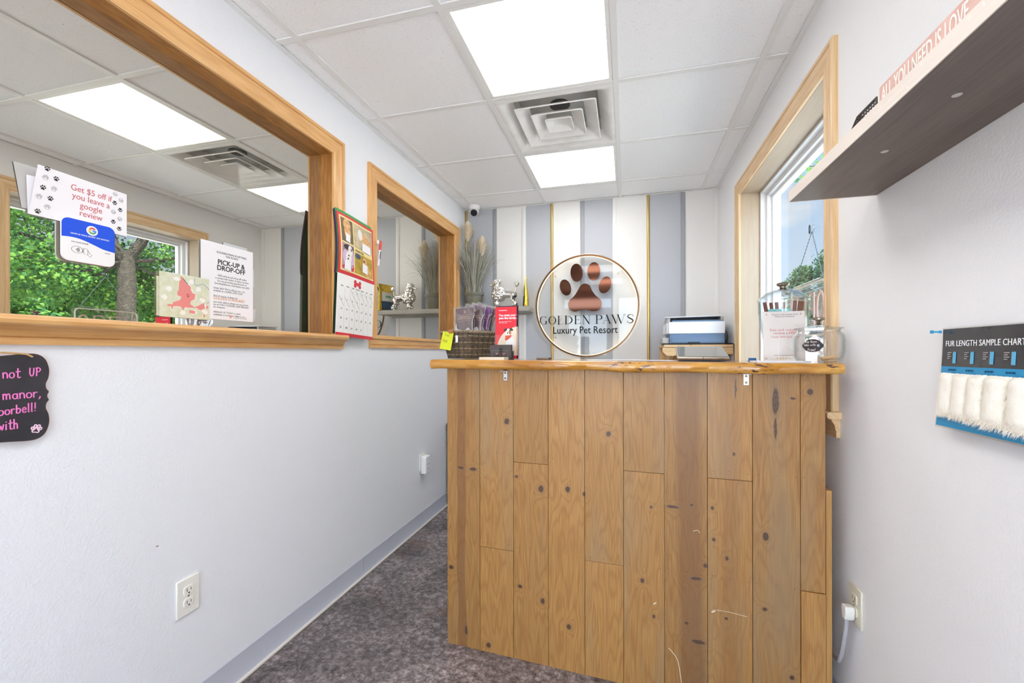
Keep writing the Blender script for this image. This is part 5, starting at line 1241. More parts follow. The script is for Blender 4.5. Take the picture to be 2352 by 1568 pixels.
# brochure and its acrylic holder
t = thing('brochure_holder', 'clear acrylic brochure holder on the counter beside the basket', 'holder', CP(.2215, .125, zt(.22)), CR)
b = MB(); b.box(-.054, .054, -.018, -.016, .0, .105); b.box(-.054, .054, .006, .008, 0, .215); b.box(-.054, -.052, -.016, .006, 0, .105); b.box(.052, .054, -.016, .006, 0, .12); b.box(-.054, .054, -.018, .030, 0, .002); b.build('acrylic', glass('acrylic_holder', (.975, .98, .98, 1), 1.45), t)
lab_b = ['red brochure with a dog in a bandana standing in the clear holder', 'dark edged brochure peeking out behind the front red brochure']
t = thing('brochure', lab_b[0], 'brochure', CP(.2205, .125, zt(.22) + .0025), CR, 'pet brochures in the clear holder')
BRED = M('brochure_red', S(226, 36, 52), .4)
b = MB(); b.box(-.0475, .0475, -.0150, -.0138, .0, .2195); b.build('cover', BRED, t)
b = MB(); b.prism([p for p in [(.0475, .020), (.0475, .136)] + catmull([(.030, .131), (.002, .118), (-.022, .095), (-.036, .065), (-.034, .035), (-.022, .020)], 5, False)], -.0155, -.0151); b.build('cream_arc', M('brochure_cream', S(238, 220, 196), .5), t)
text('heading', 'You treat your\npets like family.', .0125, (-.031, -.0156, .180), PAPER, t, 'LEFT', bold=.0004, lines=.95)
text('lettering', 'Now you can help protect\nthem, day to day.', .0052, (-.031, -.0156, .156), PAPER, t, 'LEFT')
b = MB(); b.ribbon([(-.031, .2045), (.004, .2045)], .0022, -.0155, -.0151); b.build('print_line', PAPER, t)
DW = M('dog_print_white', S(244, 240, 238), .5); DBK = M('dog_print_dark', S(60, 50, 46), .5); DTN = M('dog_print_tan', S(176, 116, 66), .5); DOR = M('bandana_red', S(224, 76, 44), .5)
b = MB(); b.ell(.019, .066, .0185, .030, -.12, -.0160, -.0156); b.ell(.010, .036, .0065, .022, 0, -.0160, -.0156); b.ell(.027, .036, .0065, .022, 0, -.0160, -.0156); b.ell(.0115, .1125, .0115, .0150, 0, -.0160, -.0156); b.build('printed_dog', DW, t)
for q in [(-.0015, .1225, .0085, .0050, .5), (.0245, .1235, .0085, .0055, -.5)]:
    b = MB(); b.ell(*q, -.0164, -.0160); b.build('printed_ear', DBK, t)
b = MB(); b.ell(.0185, .1125, .0050, .0100, .15, -.0164, -.0160); b.build('printed_tan_patch', DTN, t)
b = MB(); b.ell(.0085, .1085, .0030, .0032, 0, -.0170, -.0166); b.build('printed_nose', DBK, t)
for x_ in (.0075, .0165):
    b = MB(); b.ell(x_, .1175, .0015, .0018, 0, -.0170, -.0166); b.build('printed_eye', DBK, t)
b = MB(); b.prism([(-.001, .098), (.026, .100), (.024, .092), (.004, .077), (-.004, .080)], -.0168, -.0164); b.build('printed_bandana', DOR, t)
b = MB(); b.prism([(-.0475, .020), (.0475, .020), (.0475, .014), (-.0475, .014)], -.0156, -.0152); b.build('cream_band', PAPER, t)
t2 = copy_tree(t); t2.location = CP(.2228, .136, zt(.22) + .0025); t2['label'] = lab_b[1]
for ch in list(t2.children):
    if ch.name.startswith('cover'): ch.data = ch.data.copy(); ch.data.materials[0] = M('brochure_navy_edge', S(44, 36, 56), .4); ch.scale = (1.05, 1, 1.022)
# business cards in a holder, pad, cards
BRN = M('card_brown', S(72, 62, 60), .45)
t = thing('card_holder', 'dark business card holder with a wire ornament in front of the brochures', 'card holder', CP(.226, .035, zt(.22)), CR)
b = MB(); b.box(-.050, .050, -.014, .020, .0, .006); b.box(-.050, .050, .012, .016, .0, .035); b.box(-.050, .050, -.014, -.011, 0, .014); b.build('stand', M('holder_charcoal', S(56, 52, 50), .5), t, bevel=.001)
b = MB()
for p in ([(.0, .004), (-.004, .020), (.001, .034), (.004, .045), (.009, .030), (.006, .016), (.010, .004)], [(-.008, .002), (-.014, .012), (-.006, .022), (.003, .026), (.010, .022), (.014, .012), (.016, .003)]): b.tube([(x, -.0165, z) for x, z in catmull(p, 5, False)], .0016, 6)
b.ball((.003, -.0165, .046), .0045, 10, 8); b.build('wire_ornament', M('wire_black', S(44, 50, 42), .4), t)
proto = None
for i, (dy, dz, la) in enumerate([(-.004, .0, 'front dark brown business card with pink lettering in the card holder'), (.000, .0012, 'second dark business card just behind the front card in the holder'), (.004, .0024, 'third dark business card in the holder'), (.008, .0036, 'rear dark business card standing tallest in the holder')]):
    if proto is None:
        t = thing('business_card', la, 'card', CP(.226, .035 + dy, zt(.22) + .0065), CR, 'dark business cards in the holder')
        b = MB(); b.box(-.046, .046, -.0005, .0005, 0, .0505); b.build('card', BRN, t)
        text('lettering', 'GOLDEN PAWS\nPET RESORT', .0062, (0, -.0009, .017), M('card_pink_ink', S(206, 140, 128), .5), t, bold=.0002)
        b = MB(); b.ribbon([(-.036, .030), (.030, .030), (.030, .006), (-.036, .006)], .0007, -.0011, -.0006, closed=True); b.build('frame_line', LINEI, t)
        b = MB(); paw(b, 0, .038, .0055, -.0011, -.0006); b.build('paw_mark', M('card_pale_pink', S(232, 190, 180), .5), t)
        proto = t
    else:
        c = copy_tree(proto); c.location = CP(.226, .035 + dy, zt(.22) + .0065 + dz); c['label'] = la
t = thing('note_pad', 'small stack of cream cards lying at the counter edge before the card holder', 'note pad', CP(.212, -.008, zt(.21)), CR + radians(-3))
CRP = M('cream_card', S(236, 222, 200), .55)
for i in range(5):
    b = MB(); b.box(-.054 + .001 * random.random(), .054, -.025, .022, .0022 * i, .0022 * i + .0020); b.build('card_layer', CRP, t, bevel=.0004)
t = thing('ballpoint_pen', 'grey pen lying flat on the counter before the logo sign', 'pen', CP(.362, .205, zt(.36) + .0045), CR + radians(-6))
b = MB(); b.tube([(-.036, 0, 0), (-.034, 0, 0), (.022, 0, 0)], [.003, .0045, .0045], 12); b.build('barrel', M('pen_grey', S(150, 140, 130), .35), t)
b = MB(); b.tube([(.0225, 0, 0), (.030, 0, 0), (.036, 0, 0)], [.0042, .0036, .001], 12); b.build('tip', M('pen_black', S(36, 34, 34), .4), t)
b = MB(); b.box(-.034, .0, -.001, .001, .0045, .006); b.build('clip', STEEL, t)
# loose papers
for i, (s_, t_, rz, w_, d_, la) in enumerate([(.66, .175, 8, .21, .14, 'white sheet of paper lying flat left of the tablet'), (.79, .12, -14, .20, .13, 'white sheet lying flat partly under the tablet'), (1.215, .045, 3, .155, .10, 'thin white booklet at the counter edge under the jar')]):
    h = .0016 if i < 2 else .005
    b = MB(); b.box(-w_ / 2, w_ / 2, -d_ / 2, d_ / 2, 0, h * (.5 if i < 2 else 1)); t = b.build('paper_sheet' if i < 2 else 'booklet', PAPER); t.location = CP(s_, t_, zt(s_) + .0004 + (.001 if i == 1 else 0)); t.rotation_euler = (0, 0, CR + radians(rz)); tag(t, la, 'paper')
SBK = Matrix.Rotation(CR, 3, 'Z')
# tablet
t = thing('tablet', 'black and silver tablet computer tilted back on the counter below the printer', 'tablet', CP(.985, .105, zt(.98) + .0009), CR)
TILT = math.atan2(.040, .19)
b = MB(); b.T = Matrix.Translation((0, 0, .004)) @ Matrix.Rotation(TILT, 4, 'X'); b.box(-.088, .088, 0, .195, .0, .012); b.build('body', M('tablet_silver', S(176, 166, 152), .28, .7), t, bevel=.004, seg=3)
b = MB(); b.T = Matrix.Translation((0, 0, .004)) @ Matrix.Rotation(TILT, 4, 'X'); b.box(-.084, .084, .004, .191, .0121, .0128); b.build('screen', M('tablet_screen', S(96, 98, 96), .06, spec=1.0, coat=1.0), t)
b = MB(); b.box(-.080, .080, .004, .18, .0, .006); b.add([(-.07, .12, .005), (.07, .12, .005), (.07, .18, .005), (-.07, .18, .005), (-.07, .12, .028), (.07, .12, .028), (.07, .18, .040), (-.07, .18, .040)], [(0, 3, 2, 1), (4, 5, 6, 7), (0, 1, 5, 4), (1, 2, 6, 5), (2, 3, 7, 6), (3, 0, 4, 7)]); b.build('stand', M('tablet_black', S(34, 32, 32), .5), t)
b = MB(); b.T = Matrix.Translation((0, 0, .004)) @ Matrix.Rotation(TILT, 4, 'X'); b.box(.0, .0015, -.0004, 0, .0, .012); b.box(.05, .072, -.0004, .0, .004, .0055); b.build('seam', SLOT, t)
# blue card behind the papers
b = MB(); b.box(-.014, .014, -.0006, 0, 0, .012); b.box(-.014, .014, 0, .03, 0, .0008); t = b.build('blue_card', M('card_blue', S(62, 116, 180), .5)); t.location = CP(1.178, .29, zt(1.18)); t.rotation_euler = (0, 0, CR); tag(t, 'small bright blue card standing at the back of the counter left of the sign stand', 'card')
# big jar with chews
def jar_parts(t, prof, lid, knob, g):
    b = MB(); b.lathe(prof, 40); b.build('jar_body', g, t)
    b = MB(); b.lathe(lid, 40); ld = b.build('lid', JGL, t)
    b = MB(); b.lathe(knob, 24); b.build('knob', KNB, ld)
JGL = glass('jar_lid_glass', (.97, .98, .98, 1), 1.6, edge=(.34, .38, .40, 1), base=.05); KNB = M('brushed_knob', S(150, 140, 126), .2, .9)
JG = glass('jar_glass', (.995, .998, .998, 1), 1.5, edge=(.52, .58, .60, 1), base=.02)
t = thing('glass_jar', 'tall tapered glass jar of chews with domed lid behind the sign stand', 'jar', CP(1.268, .225, zt(1.27)), CR)
jar_parts(t, [(.0, .004), (.046, .004), (.050, .010), (.060, .06), (.071, .11), (.079, .160), (.0815, .205), (.083, .222), (.080, .222), (.078, .204), (.075, .160), (.067, .11), (.056, .06), (.044, .014), (.0, .012)],
          [(.080, .224), (.084, .226), (.084, .230), (.074, .240), (.055, .255), (.035, .264), (.016, .268), (.012, .270), (.010, .266), (.034, .260), (.054, .251), (.072, .237), (.080, .227)],
          [(.0, .292), (.018, .291), (.022, .287), (.020, .281), (.012, .277), (.011, .272), (.014, .268)], JG)
CH1_ = M('chew_brown', S(108, 52, 42), .6, bumps=(120, .6, .003)); TL = M('teal_packet', S(120, 200, 204), .45)
rn = random.Random(4); chews = []
for i in range(7):
    a = rn.uniform(-.6, 2.6); r_ = .048; lx, ly = r_ * cos(a), r_ * sin(a) * .6
    b = MB(); b.tube([(0, 0, 0), (.002, .001, .11), (-.001, 0, .205)], [.006, .0068, .006], 10); b.T = None
    if not chews:
        c = b.build('dog_chew', CH1_)
    else:
        c = chews[0].copy(); COL.objects.link(c)
    c.location = CP(1.268 + [.030, .046, -.052, .052, -.010, .010, -.03][i] * .58, .225 + [-.020, -.012, -.006, .012, .022, .026, .022][i], zt(1.27) + .018); c.rotation_euler = (rn.uniform(-.05, .05), [.08, .14, -.17, .17, -.04, .04, -.08][i], .3 * (i % 3 - 1))
    chews.append(c); tag(c, 'dark red-brown chew stick standing inside the tall glass jar', 'chew', 'chew sticks in the tall jar')
b = MB(); b.box(-.040, .034, -.004, .004, 0, .172); t = b.build('chew_packet', TL, bevel=.002); t.location = CP(1.252, .192, zt(1.25) + .020); t.rotation_euler = (0, 0, CR); tag(t, 'teal packet inside the tall glass jar behind the sign stand', 'packet')
# sign sheet on the counter
t = thing('counter_notice', 'grey-beige printed notice standing on the counter in front of the tall jar', 'notice', CP(1.248, .125, zt(1.25)), rot=(0, 0, 0))
t.rotation_euler = (Matrix.Rotation(CR, 3, 'Z') @ Matrix.Rotation(radians(-3), 3, 'X')).to_euler()
b = MB(); b.box(-.064, .064, -.001, .0008, .003, .178); b.build('sheet', M('notice_paper', S(228, 220, 214), .6), t)
b = MB(); b.box(-.0655, .0655, -.0026, -.0020, .0, .180); b.box(-.0655, .0655, .0012, .0018, 0, .18); b.box(-.0655, .0655, -.02, .03, 0, .0016); b.build('acrylic_stand', glass('notice_acrylic', (.985, .985, .985, 1), 1.4), t)
text('heading', 'Check in with Golden Paws\nResort on Facebook', .0072, (.004, -.0014, .165), INKG, t)
text('lettering', 'Scan and complete\nreceive a FREE', .0125, (.004, -.0014, .109), ROSE, t, lines=.9)
text('lettering', '7 inch 100% beef bone', .0095, (.004, -.0014, .085), ROSE, t)
text('lettering', 'Leave a paw-sitive review', .0060, (.0, -.0014, .022), INKG, t)
b = MB()
for i in range(5):
    c = (-.021 + .0095 * i, .0135); b.prism([(c[0] + (.0036 if k % 2 == 0 else .0016) * sin(pi * k / 5), c[1] + (.0036 if k % 2 == 0 else .0016) * cos(pi * k / 5)) for k in range(10)], -.0015, -.0011)
b.build('rating_stars', M('star_gold', S(222, 172, 60), .5), t)
b = MB(); paw(b, -.053, .168, .0042, -.0015, -.0011); paw(b, .052, .168, .0042, -.0015, -.0011); paw(b, -.055, .012, .0042, -.0015, -.0011); b.build('paw_prints', M('notice_tan_ink', S(180, 120, 90), .5), t)
# small jar with chalk label
t = thing('glass_jar', 'squat glass jar with black oval chalk label and silver knob lid at the counter end', 'jar', CP(1.3225, .030, zt(1.32)), CR)
jar_parts(t, [(.0, .003), (.054, .003), (.060, .006), (.067, .018), (.0705, .04), (.0705, .075), (.068, .09), (.060, .099), (.058, .104), (.061, .108), (.0575, .108), (.055, .103), (.058, .096), (.065, .087), (.0675, .074), (.0675, .042), (.064, .020), (.056, .010), (.0, .009)],
          [(.0, .1205), (.010, .120), (.035, .118), (.060, .1135), (.067, .112), (.0672, .109), (.060, .1085), (.035, .113), (.0, .1155)], [(.0, .1475), (.014, .147), (.0185, .144), (.018, .139), (.008, .136), (.0055, .131), (.008, .125), (.012, .122), (.0, .1205)], JG)
b = MB(); n_ = 24; vs = []; 
outl = []
for i in range(48):
    a = 2 * pi * i / 48; x = .0275 * cos(a); z = .0205 * sin(a); 
    k = abs(cos(a)); x *= 1 + .06 * (k > .93); z *= 1 - .14 * (.75 < k < .93)
    outl.append((x, z))
rJ = .0712
def wrapx(x, y, z, a0):
    a = a0 + x / rJ; return ((rJ + y) * sin(a), -(rJ + y) * cos(a), z)
A0 = -.50
vs = [wrapx(x, .0002, z + .055, A0) for x, z in outl] + [wrapx(0, .0006, .055, A0)]
b.add(vs, [(i, (i + 1) % 48, 48) for i in range(48)]); b.build('chalk_label', M('label_black', S(48, 40, 44), .6), t)
b = MB(); hand(b, 'Buy Bone', -.020, .0645, .0072, .0009, 0, .0003); hand(b, 'Take with', -.024, .0545, .0068, .0008, 0, .0003); hand(b, 'Free!', -.012, .0385, .0085, .0009, 0, .0003)
o = b.build('chalk_lettering', M('chalk_white', S(240, 232, 220), .8), t)
for v in o.data.vertices: v.co = Vector(wrapx(v.co.x, .0012 + (.0003 if v.co.y < .0001 else 0), v.co.z, A0))
b = MB(); b.T = Matrix.Rotation(radians(80), 4, 'Y') @ Matrix.Rotation(.3, 4, 'X'); b.tube([(0, 0, -.022), (0, 0, .022)], .0065, 12); b.T = b.T @ Matrix.Translation((0, 0, 0)); c = b.build('dog_treat', M('treat_tan', S(206, 168, 122), .7, bumps=(200, .4, .002))); c.location = CP(1.352, .030, zt(1.35) + .0172); c.rotation_euler = (0, 0, CR + .3); tag(c, 'single tan rolled treat lying at the bottom of the squat jar', 'treat')
# ================================================================== right wall: plug, chart, shelf with sign (local x = -Y)
t = thing('power_plug', 'white plug with braided grey cord in the ivory outlet beside the counter', 'plug', (XR, 1.559, .4075), RIGHT)
PLG = M('plug_white', S(232, 230, 222), .4)
b = MB(); b.prism([(-.013, .016), (-.015, .004), (-.012, -.018), (-.007, -.027), (.007, -.027), (.012, -.018), (.015, .004), (.013, .016)], -.036, -.0095); b.build('plug_body', PLG, t, bevel=.004, seg=3)
CORD = M('braided_cord_grey', S(182, 180, 184), .7, bumps=(420, .9, .003))
b = MB(); b.tube(catmull([(0, -.026, -.022), (.0, -.028, -.05), (-.004, -.030, -.085), (-.014, -.031, -.125), (-.032, -.030, -.165), (-.058, -.026, -.195), (-.095, -.022, -.205), (-.2, -.02, -.25), (-.35, -.02, -.34)], 5, False), .0058, 10); b.build('cord', CORD, t)
# fur length chart
t = thing('fur_length_chart', 'blue and black fur length chart with cream fur samples pinned on the right wall', 'chart', (XR, 1.163, 1.250), RIGHT)
FBL = M('chart_blue', S(24, 144, 196), .35, coat=.4); FBK = M('chart_black', S(52, 50, 54), .12, coat=.6, var=(S(70, 66, 66), 9))
CWD = .46
def cdep(z): return -.010 - .014 * (max(0, -z) / .21) ** 1.5
def csheet(name, x0, x1, z0, z1, mat, off, th=.0012):
    b = MB(); vs = []; nz_ = 8
    for j in range(nz_ + 1):
        z = z0 + (z1 - z0) * j / nz_
        for x in (x0, x1): vs += [(x, cdep(z) - off, z), (x, cdep(z) - off + th, z)]
    fs = []
    for j in range(nz_):
        a = 4 * j; c = a + 4; fs += [(a, a + 2, c + 2, c), (a + 1, c + 1, c + 3, a + 3), (a, c, c + 1, a + 1), (a + 2, a + 3, c + 3, c + 2)]
    fs += [(0, 1, 3, 2), (4 * nz_, 4 * nz_ + 2, 4 * nz_ + 3, 4 * nz_ + 1)]
    b.add(vs, fs); return b.build(name, mat, t)
def cbend(o, off):
    for v in o.data.vertices: v.co.y += cdep(v.co.z) - off
    return o
csheet('laminate', -.003, CWD + .003, -.212, .003, glass('laminate_edge', (.97, .97, .95, 1), 1.5, base=.02), -.0005, .0006)
csheet('blue_board', 0, CWD, -.208, -.080, FBL, 0); csheet('header', 0, CWD, -.080, 0, FBK, 0)
cbend(text('heading', 'FUR LENGTH SAMPLE CHART', .0172, (.010, 0, -.0370), M('chart_white', S(244, 244, 244), .5), t, 'LEFT', fit=.196, spacing=1.06), .0006)
LB = M('chart_light_blue', S(92, 184, 226), .5); CINK = M('chart_caption', S(176, 172, 170), .6)
for i in range(8):
    x_ = .012 + .0485 * i
    b = MB(); b.prism([(x_ + .022, -.049), (x_ + .031, -.049), (x_ + .031, -.073), (x_ + .022, -.073)], -.0002, .0); cbend(b.build('scale_patch', LB, t), .0008)
    b = MB()
    for k in range(8): b.prism([(x_ + .022, -.051 - .003 * k), (x_ + .025 + .002 * (k % 3 == 0), -.051 - .003 * k), (x_ + .025 + .002 * (k % 3 == 0), -.0517 - .003 * k), (x_ + .022, -.0517 - .003 * k)], -.0002, 0)
    for k in range(4): b.prism([(x_ + .006, -.050 - .004 * k), (x_ + .018 - .004 * (k % 2), -.050 - .004 * k), (x_ + .018 - .004 * (k % 2), -.0515 - .004 * k), (x_ + .006, -.0515 - .004 * k)], -.0002, 0)
    cbend(b.build('scale_marks', CINK, t), .0012)
    cbend(text('blade_name', '#%s BLADE' % ['10', '7', '5', '4', '3 3/4', 'A', 'B', 'C'][i] if i < 4 else '', .0048, (x_ + .022, 0, -.0885), M('chart_dark_blue', S(20, 70, 110), .6), t), .0008) if i < 4 else None
FURM = M('cream_fur', S(252, 248, 238), .95, bumps=(160, .4, .004), var=(S(244, 238, 224), 40))
rn = random.Random(8); xs_ = [.004, .046, .088, .132, .187, .246, .305, .362, .42]
for i in range(8):
    x0_, x1_ = xs_[i], xs_[i + 1] - .001; L_ = .003 + .0019 * i; bot = -.187 - .0015 * i
    b = MB(); nx, nz_ = 12, 22; vs = []
    for a in range(nx + 1):
        for c in range(nz_ + 1):
            u, v = a / nx, c / nz_; ed = (sin(pi * u) ** .35) * (min(1, v * 5, (1 - v) * 9) ** .5)
            vs.append((x0_ + (x1_ - x0_) * u + rn.uniform(-1, 1) * .0004 * (i + 1) * .5, -.001 - (.004 + L_) * ed - rn.uniform(0, .0005 + .0002 * i) * ed, -.094 + (bot + .094) * (1 - v) + rn.uniform(-1, 1) * .0006))
    w = nz_ + 1
    b.add(vs, [(a * w + c, (a + 1) * w + c, (a + 1) * w + c + 1, a * w + c + 1) for a in range(nx) for c in range(nz_)])
    for k in range(1500):
        u, v = rn.random(), rn.random() ** .9; hl = (L_ * .75 + .003) * rn.uniform(.6, 1.1)
        p = Vector((x0_ + (x1_ - x0_) * u, -.003 - L_ * .7 * (sin(pi * u) ** .4), -.094 + (bot + .094) * v)); d = Vector((rn.uniform(-.5, .5), -rn.uniform(.15, .6), -rn.uniform(.5, 1.0))).normalized() * hl
        s_ = Vector((.0005, 0, 0)); b.add([p - s_, p + s_, p + d], [(0, 1, 2)])
    o = b.build('fur_swatch', FURM, t)
    cbend(o, .0010)
for sx in (-.002,):
    pn = thing('push_pin', 'blue push pin holding the corner of the fur length chart', 'pin', (XR, 1.163 + .004, 1.245), RIGHT)
    b = MB(); b.T = Matrix.Rotation(pi / 2, 4, 'X'); b.lathe([(.0, .012), (.0032, .0118), (.0034, .0145), (.0018, .016), (.0017, .024), (.0036, .026), (.0038, .030), (.0, .0305)], 14); b.build('head', M('pin_blue', S(46, 164, 214), .3), pn)
    b = MB(); b.T = Matrix.Rotation(pi / 2, 4, 'X'); b.tube([(0, 0, -.001), (0, 0, .012)], .0006, 6); b.build('needle', STEEL, pn)
# long floating shelf
WSH = wood('dark_shelf_laminate', S(92, 80, 76), S(128, 114, 106), fine=.5, rough=.5, bands=2, contrast=.25)
WSF = wood('pale_shelf_edge', S(222, 208, 196), S(236, 226, 216), fine=.5, rough=.5, bands=2, contrast=.2)
t = thing('floating_shelf', 'long thick floating shelf with pale front edge high on the right wall', 'shelf', (XR, 1.445, 1.641), RIGHT)
b = MB(0); b.box(.002, 1.10, -.217, -.0005, 0, .030); o = b.build('board', WSH, t, bevel=.001)
b = MB(0); b.box(.0, 1.10, -.2195, -.2172, -.0002, .0304); b.box(-.0005, .0018, -.2172, -.0005, -.0002, .0304); b.build('edge_band', WSF, t)
for x_ in (.310, .527, 1.0):
    b = MB(); b.lathe([(.0, -.0012), (.006, -.001), (.0075, .0002)], 16, c=(x_, -.131, 0)); b.build('screw_cap', M('screw_cap_grey', S(206, 204, 198), .4, .4), t)
b = MB(); rn = random.Random(2)
for k in range(16):
    x_ = .42 + .03 * k + rn.uniform(-.01, .01); z_ = rn.uniform(.006, .022); b.ribbon([(x_, z_), (x_ + rn.uniform(-.006, .006), z_ + rn.uniform(.002, .006))], .0012, -.2199, -.2195)
b.build('scuffs', M('scuff_white', S(246, 242, 238), .6), t)
# box sign on the shelf
t = thing('box_sign', 'dusty pink wooden sign reading all you need is love standing on the long shelf', 'sign', (.478, 1.006, 1.6716), RIGHT)
PNK = M('sign_dusty_pink', S(222, 182, 170), .6, var=(S(208, 162, 150), 30)); SCR = M('sign_cream', S(244, 242, 232), .6); SED = wood('sign_edge_wood', S(222, 180, 128), S(240, 208, 164))
b = MB(0); b.box(0, .285, .0, .022, 0, .0436); b.build('block', SED, t, bevel=.0008)
b = MB(0); b.box(.003, .2845, -.0010, -.0002, .0005, .0432); b.build('painted_face', PNK, t)
text('lettering', 'ALL YOU NEED IS LOVE...', .042, (.010, -.0014, .0085), SCR, t, 'LEFT', bold=.0002, fit=.236)
# dark perforated metal box further along
t = thing('metal_tray', 'small dark perforated metal tray with sloping end beside the pink sign on the shelf', 'tray', (.478, 1.134, 1.6716), RIGHT)
DMT = M('dark_metal', S(84, 78, 76), .45, .5)
def mesh_side(y):
    b = MB()
    for k in range(5):
        z_ = .003 + .0062 * k; x0_ = .046 * z_ / .0315; b.tube([(x0_, y, z_), (.118, y, z_)], .0014, 5)
    for k in range(13):
        x_ = .004 + .0095 * k; b.tube([(x_, y, 0), (x_, y, min(.0315, .0315 * x_ / .046))], .0012, 5)
    b.tube([(0, y, 0), (.046, y, .0315), (.118, y, .0315), (.118, y, 0)], .0022, 6)
    return b
mesh_side(0).build('side_mesh', DMT, t); mesh_side(.05).build('side_mesh', DMT, t)
b = MB(); b.box(0, .118, 0, .05, 0, .0015); b.add([(0, 0, .001), (.046, 0, .0315), (.046, .05, .0315), (0, .05, .001), (.001, 0, .0), (.047, 0, .030), (.047, .05, .030), (.001, .05, .0)], [(0, 1, 2, 3), (7, 6, 5, 4), (0, 4, 5, 1), (2, 6, 7, 3)]); b.build('base', DMT, t)
# scuffs on the right wall are left to the paint; hanging OPEN sign in the window
t = thing('open_sign', 'clear acrylic OPEN sign hung by chains from a suction cup on the right window', 'sign', (XR + .150, 2.365, 1.40), RIGHT)
TUBEM = M('sign_tube_pale', S(226, 214, 200), .3); ACR2 = glass('open_acrylic', (.93, .96, .95, 1), 1.5, base=.05)
b = MB(); b.prism(rrect(-.215, .215, -.135, .135, .03, 6), .004, .009); b.build('acrylic_panel', ACR2, t)
b = MB(); b.tube([(x, -.001, z) for x, z in rrect(-.200, .200, -.120, .120, .028, 6)], .0042, 8, closed=True); b.build('border_tube', TUBEM, t)
TB2 = M('sign_tube_rose', S(206, 170, 160), .3)
for ch, c_ in (('O', .150), ('P', .05), ('E', -.05), ('N', -.150)):      # faces the street, so it reads backwards from inside
    b = MB(); h, w = .076, .034
    P = {'O': [arc(0, 0, w, h, 0, 360, 24)], 'P': [[(w, -h), (w, h), (-.2 * w, h)] + arc(-.1 * w, .5 * h, .9 * w, .5 * h, 90, 270, 10) + [(w, 0)]], 'E': [[(-w, h), (w, h), (w, -h), (-w, -h)], [(w, 0), (-.6 * w, 0)]], 'N': [[(w, -h), (w, h), (-w, -h), (-w, h)]]}[ch]
    for q in P: b.tube([(x + c_, -.001, z) for x, z in q], .0046, 8)
    b.build('letter_tube', TB2, t)
b = MB()
for x_ in (-.17, .17):
    n_ = 34
    for k in range(n_):
        u0, u1 = k / n_, (k + .72) / n_; b.tube([(x_ * (1 - u0), .002 + .02 * u0, -.005 + .14 + (.375 - .135) * u0), (x_ * (1 - u1), .002 + .02 * u1, .135 + (.375 - .135) * u1)], .0026 if k % 2 else .0018, 5)
b.build('chain', M('chain_grey', S(120, 128, 130), .4, .6), t)
b = MB(); b.T = Matrix.Translation((0, .027, .385)) @ Matrix.Rotation(pi / 2, 4, 'X'); b.lathe([(.022, -.0005), (.021, .003), (.010, .008), (.006, .012), (.007, .016), (.0, .018)], 24); b.build('suction_cup', glass('suction_cup_clear', (.85, .9, .92, 1), 1.45, edge=(.35, .42, .45, 1), base=.05), t)
b = MB(); b.tube([(x, .012, z + .385) for x, z in arc(0, .0, .007, .020, 20, 380, 18)], .0022, 6); b.build('hook_ring', M('hook_dark', S(70, 76, 80), .4, .5), t)

# ================================================================== outside the right window
BARK = M('maple_bark', S(66, 60, 52), .9, bumps=(24, 1.0, .06), var=(S(44, 40, 36), 9))
def leafmat(name, c1, c2):
    m, t_, b_ = newmat(name); L = t_.links.new
    gi = N(t_, 'ShaderNodeNewGeometry'); r = N(t_, 'ShaderNodeValToRGB'); L(gi.outputs['Random Per Island'], r.inputs[0]); r.color_ramp.elements[0].color = c1; r.color_ramp.elements[1].color = c2
    L(r.outputs[0], b_.inputs['Base Color']); b_.inputs['Roughness'].default_value = .7; b_.inputs['Specular IOR Level'].default_value = .25
    tl = N(t_, 'ShaderNodeBsdfTranslucent'); L(r.outputs[0], tl.inputs[0]); ms = N(t_, 'ShaderNodeMixShader'); ms.inputs[0].default_value = .4
    o = t_.nodes['Material Output']; L(b_.outputs[0], ms.inputs[1]); L(tl.outputs[0], ms.inputs[2]); L(ms.outputs[0], o.inputs[0]); return m
LF = leafmat('maple_leaves', S(36, 92, 54), S(120, 164, 70)); LFD = leafmat('dark_leaves', S(26, 56, 34), S(58, 86, 50))
def leaves(mb, rn, c, rad, n, size):
    for i in range(n):
        z_ = rn.uniform(-1, 1); a = rn.uniform(0, 2 * pi); q = sqrt(1 - z_ * z_); r = rn.random() ** .45
        p = Vector((c[0] + rad[0] * r * q * cos(a), c[1] + rad[1] * r * q * sin(a), c[2] + rad[2] * r * z_))
        s_ = size * rn.uniform(.6, 1.25); nrm = Vector((rn.gauss(0, 1), rn.gauss(0, 1), rn.gauss(.7, 1))).normalized(); u = nrm.orthogonal().normalized(); u.rotate(Matrix.Rotation(rn.uniform(0, 6.28), 3, nrm)); v = nrm.cross(u)
        pts = [p - u * s_ * .5, p - u * s_ * .12 + v * s_ * .42 - nrm * s_ * .08, p + u * s_ * .62, p - u * s_ * .12 - v * s_ * .42 - nrm * s_ * .08]
        mb.add(pts, [(0, 1, 2), (0, 2, 3)])
def limb(mb, rn, p, d, ln, r, depth, tips):
    pts = [Vector(p)]; dd = Vector(d).normalized()
    for k in range(5):
        dd = (dd + Vector((rn.uniform(-.16, .16), rn.uniform(-.16, .16), rn.uniform(-.02, .14)))).normalized(); pts.append(pts[-1] + dd * ln / 5)
    mb.tube(pts, [r * (1 - .5 * k / 5) for k in range(6)], 8)
    tips.append(pts[-1]); tips.append(pts[3])
    if depth:
        for i in range(3):
            s_ = dd.orthogonal().normalized(); s_.rotate(Matrix.Rotation(rn.uniform(0, 6.28), 3, dd)); limb(mb, rn, pts[3 + (i % 3 > 0)] if i else pts[-1], dd + s_ * rn.uniform(.5, 1.0), ln * .62, r * .5, depth - 1, tips)
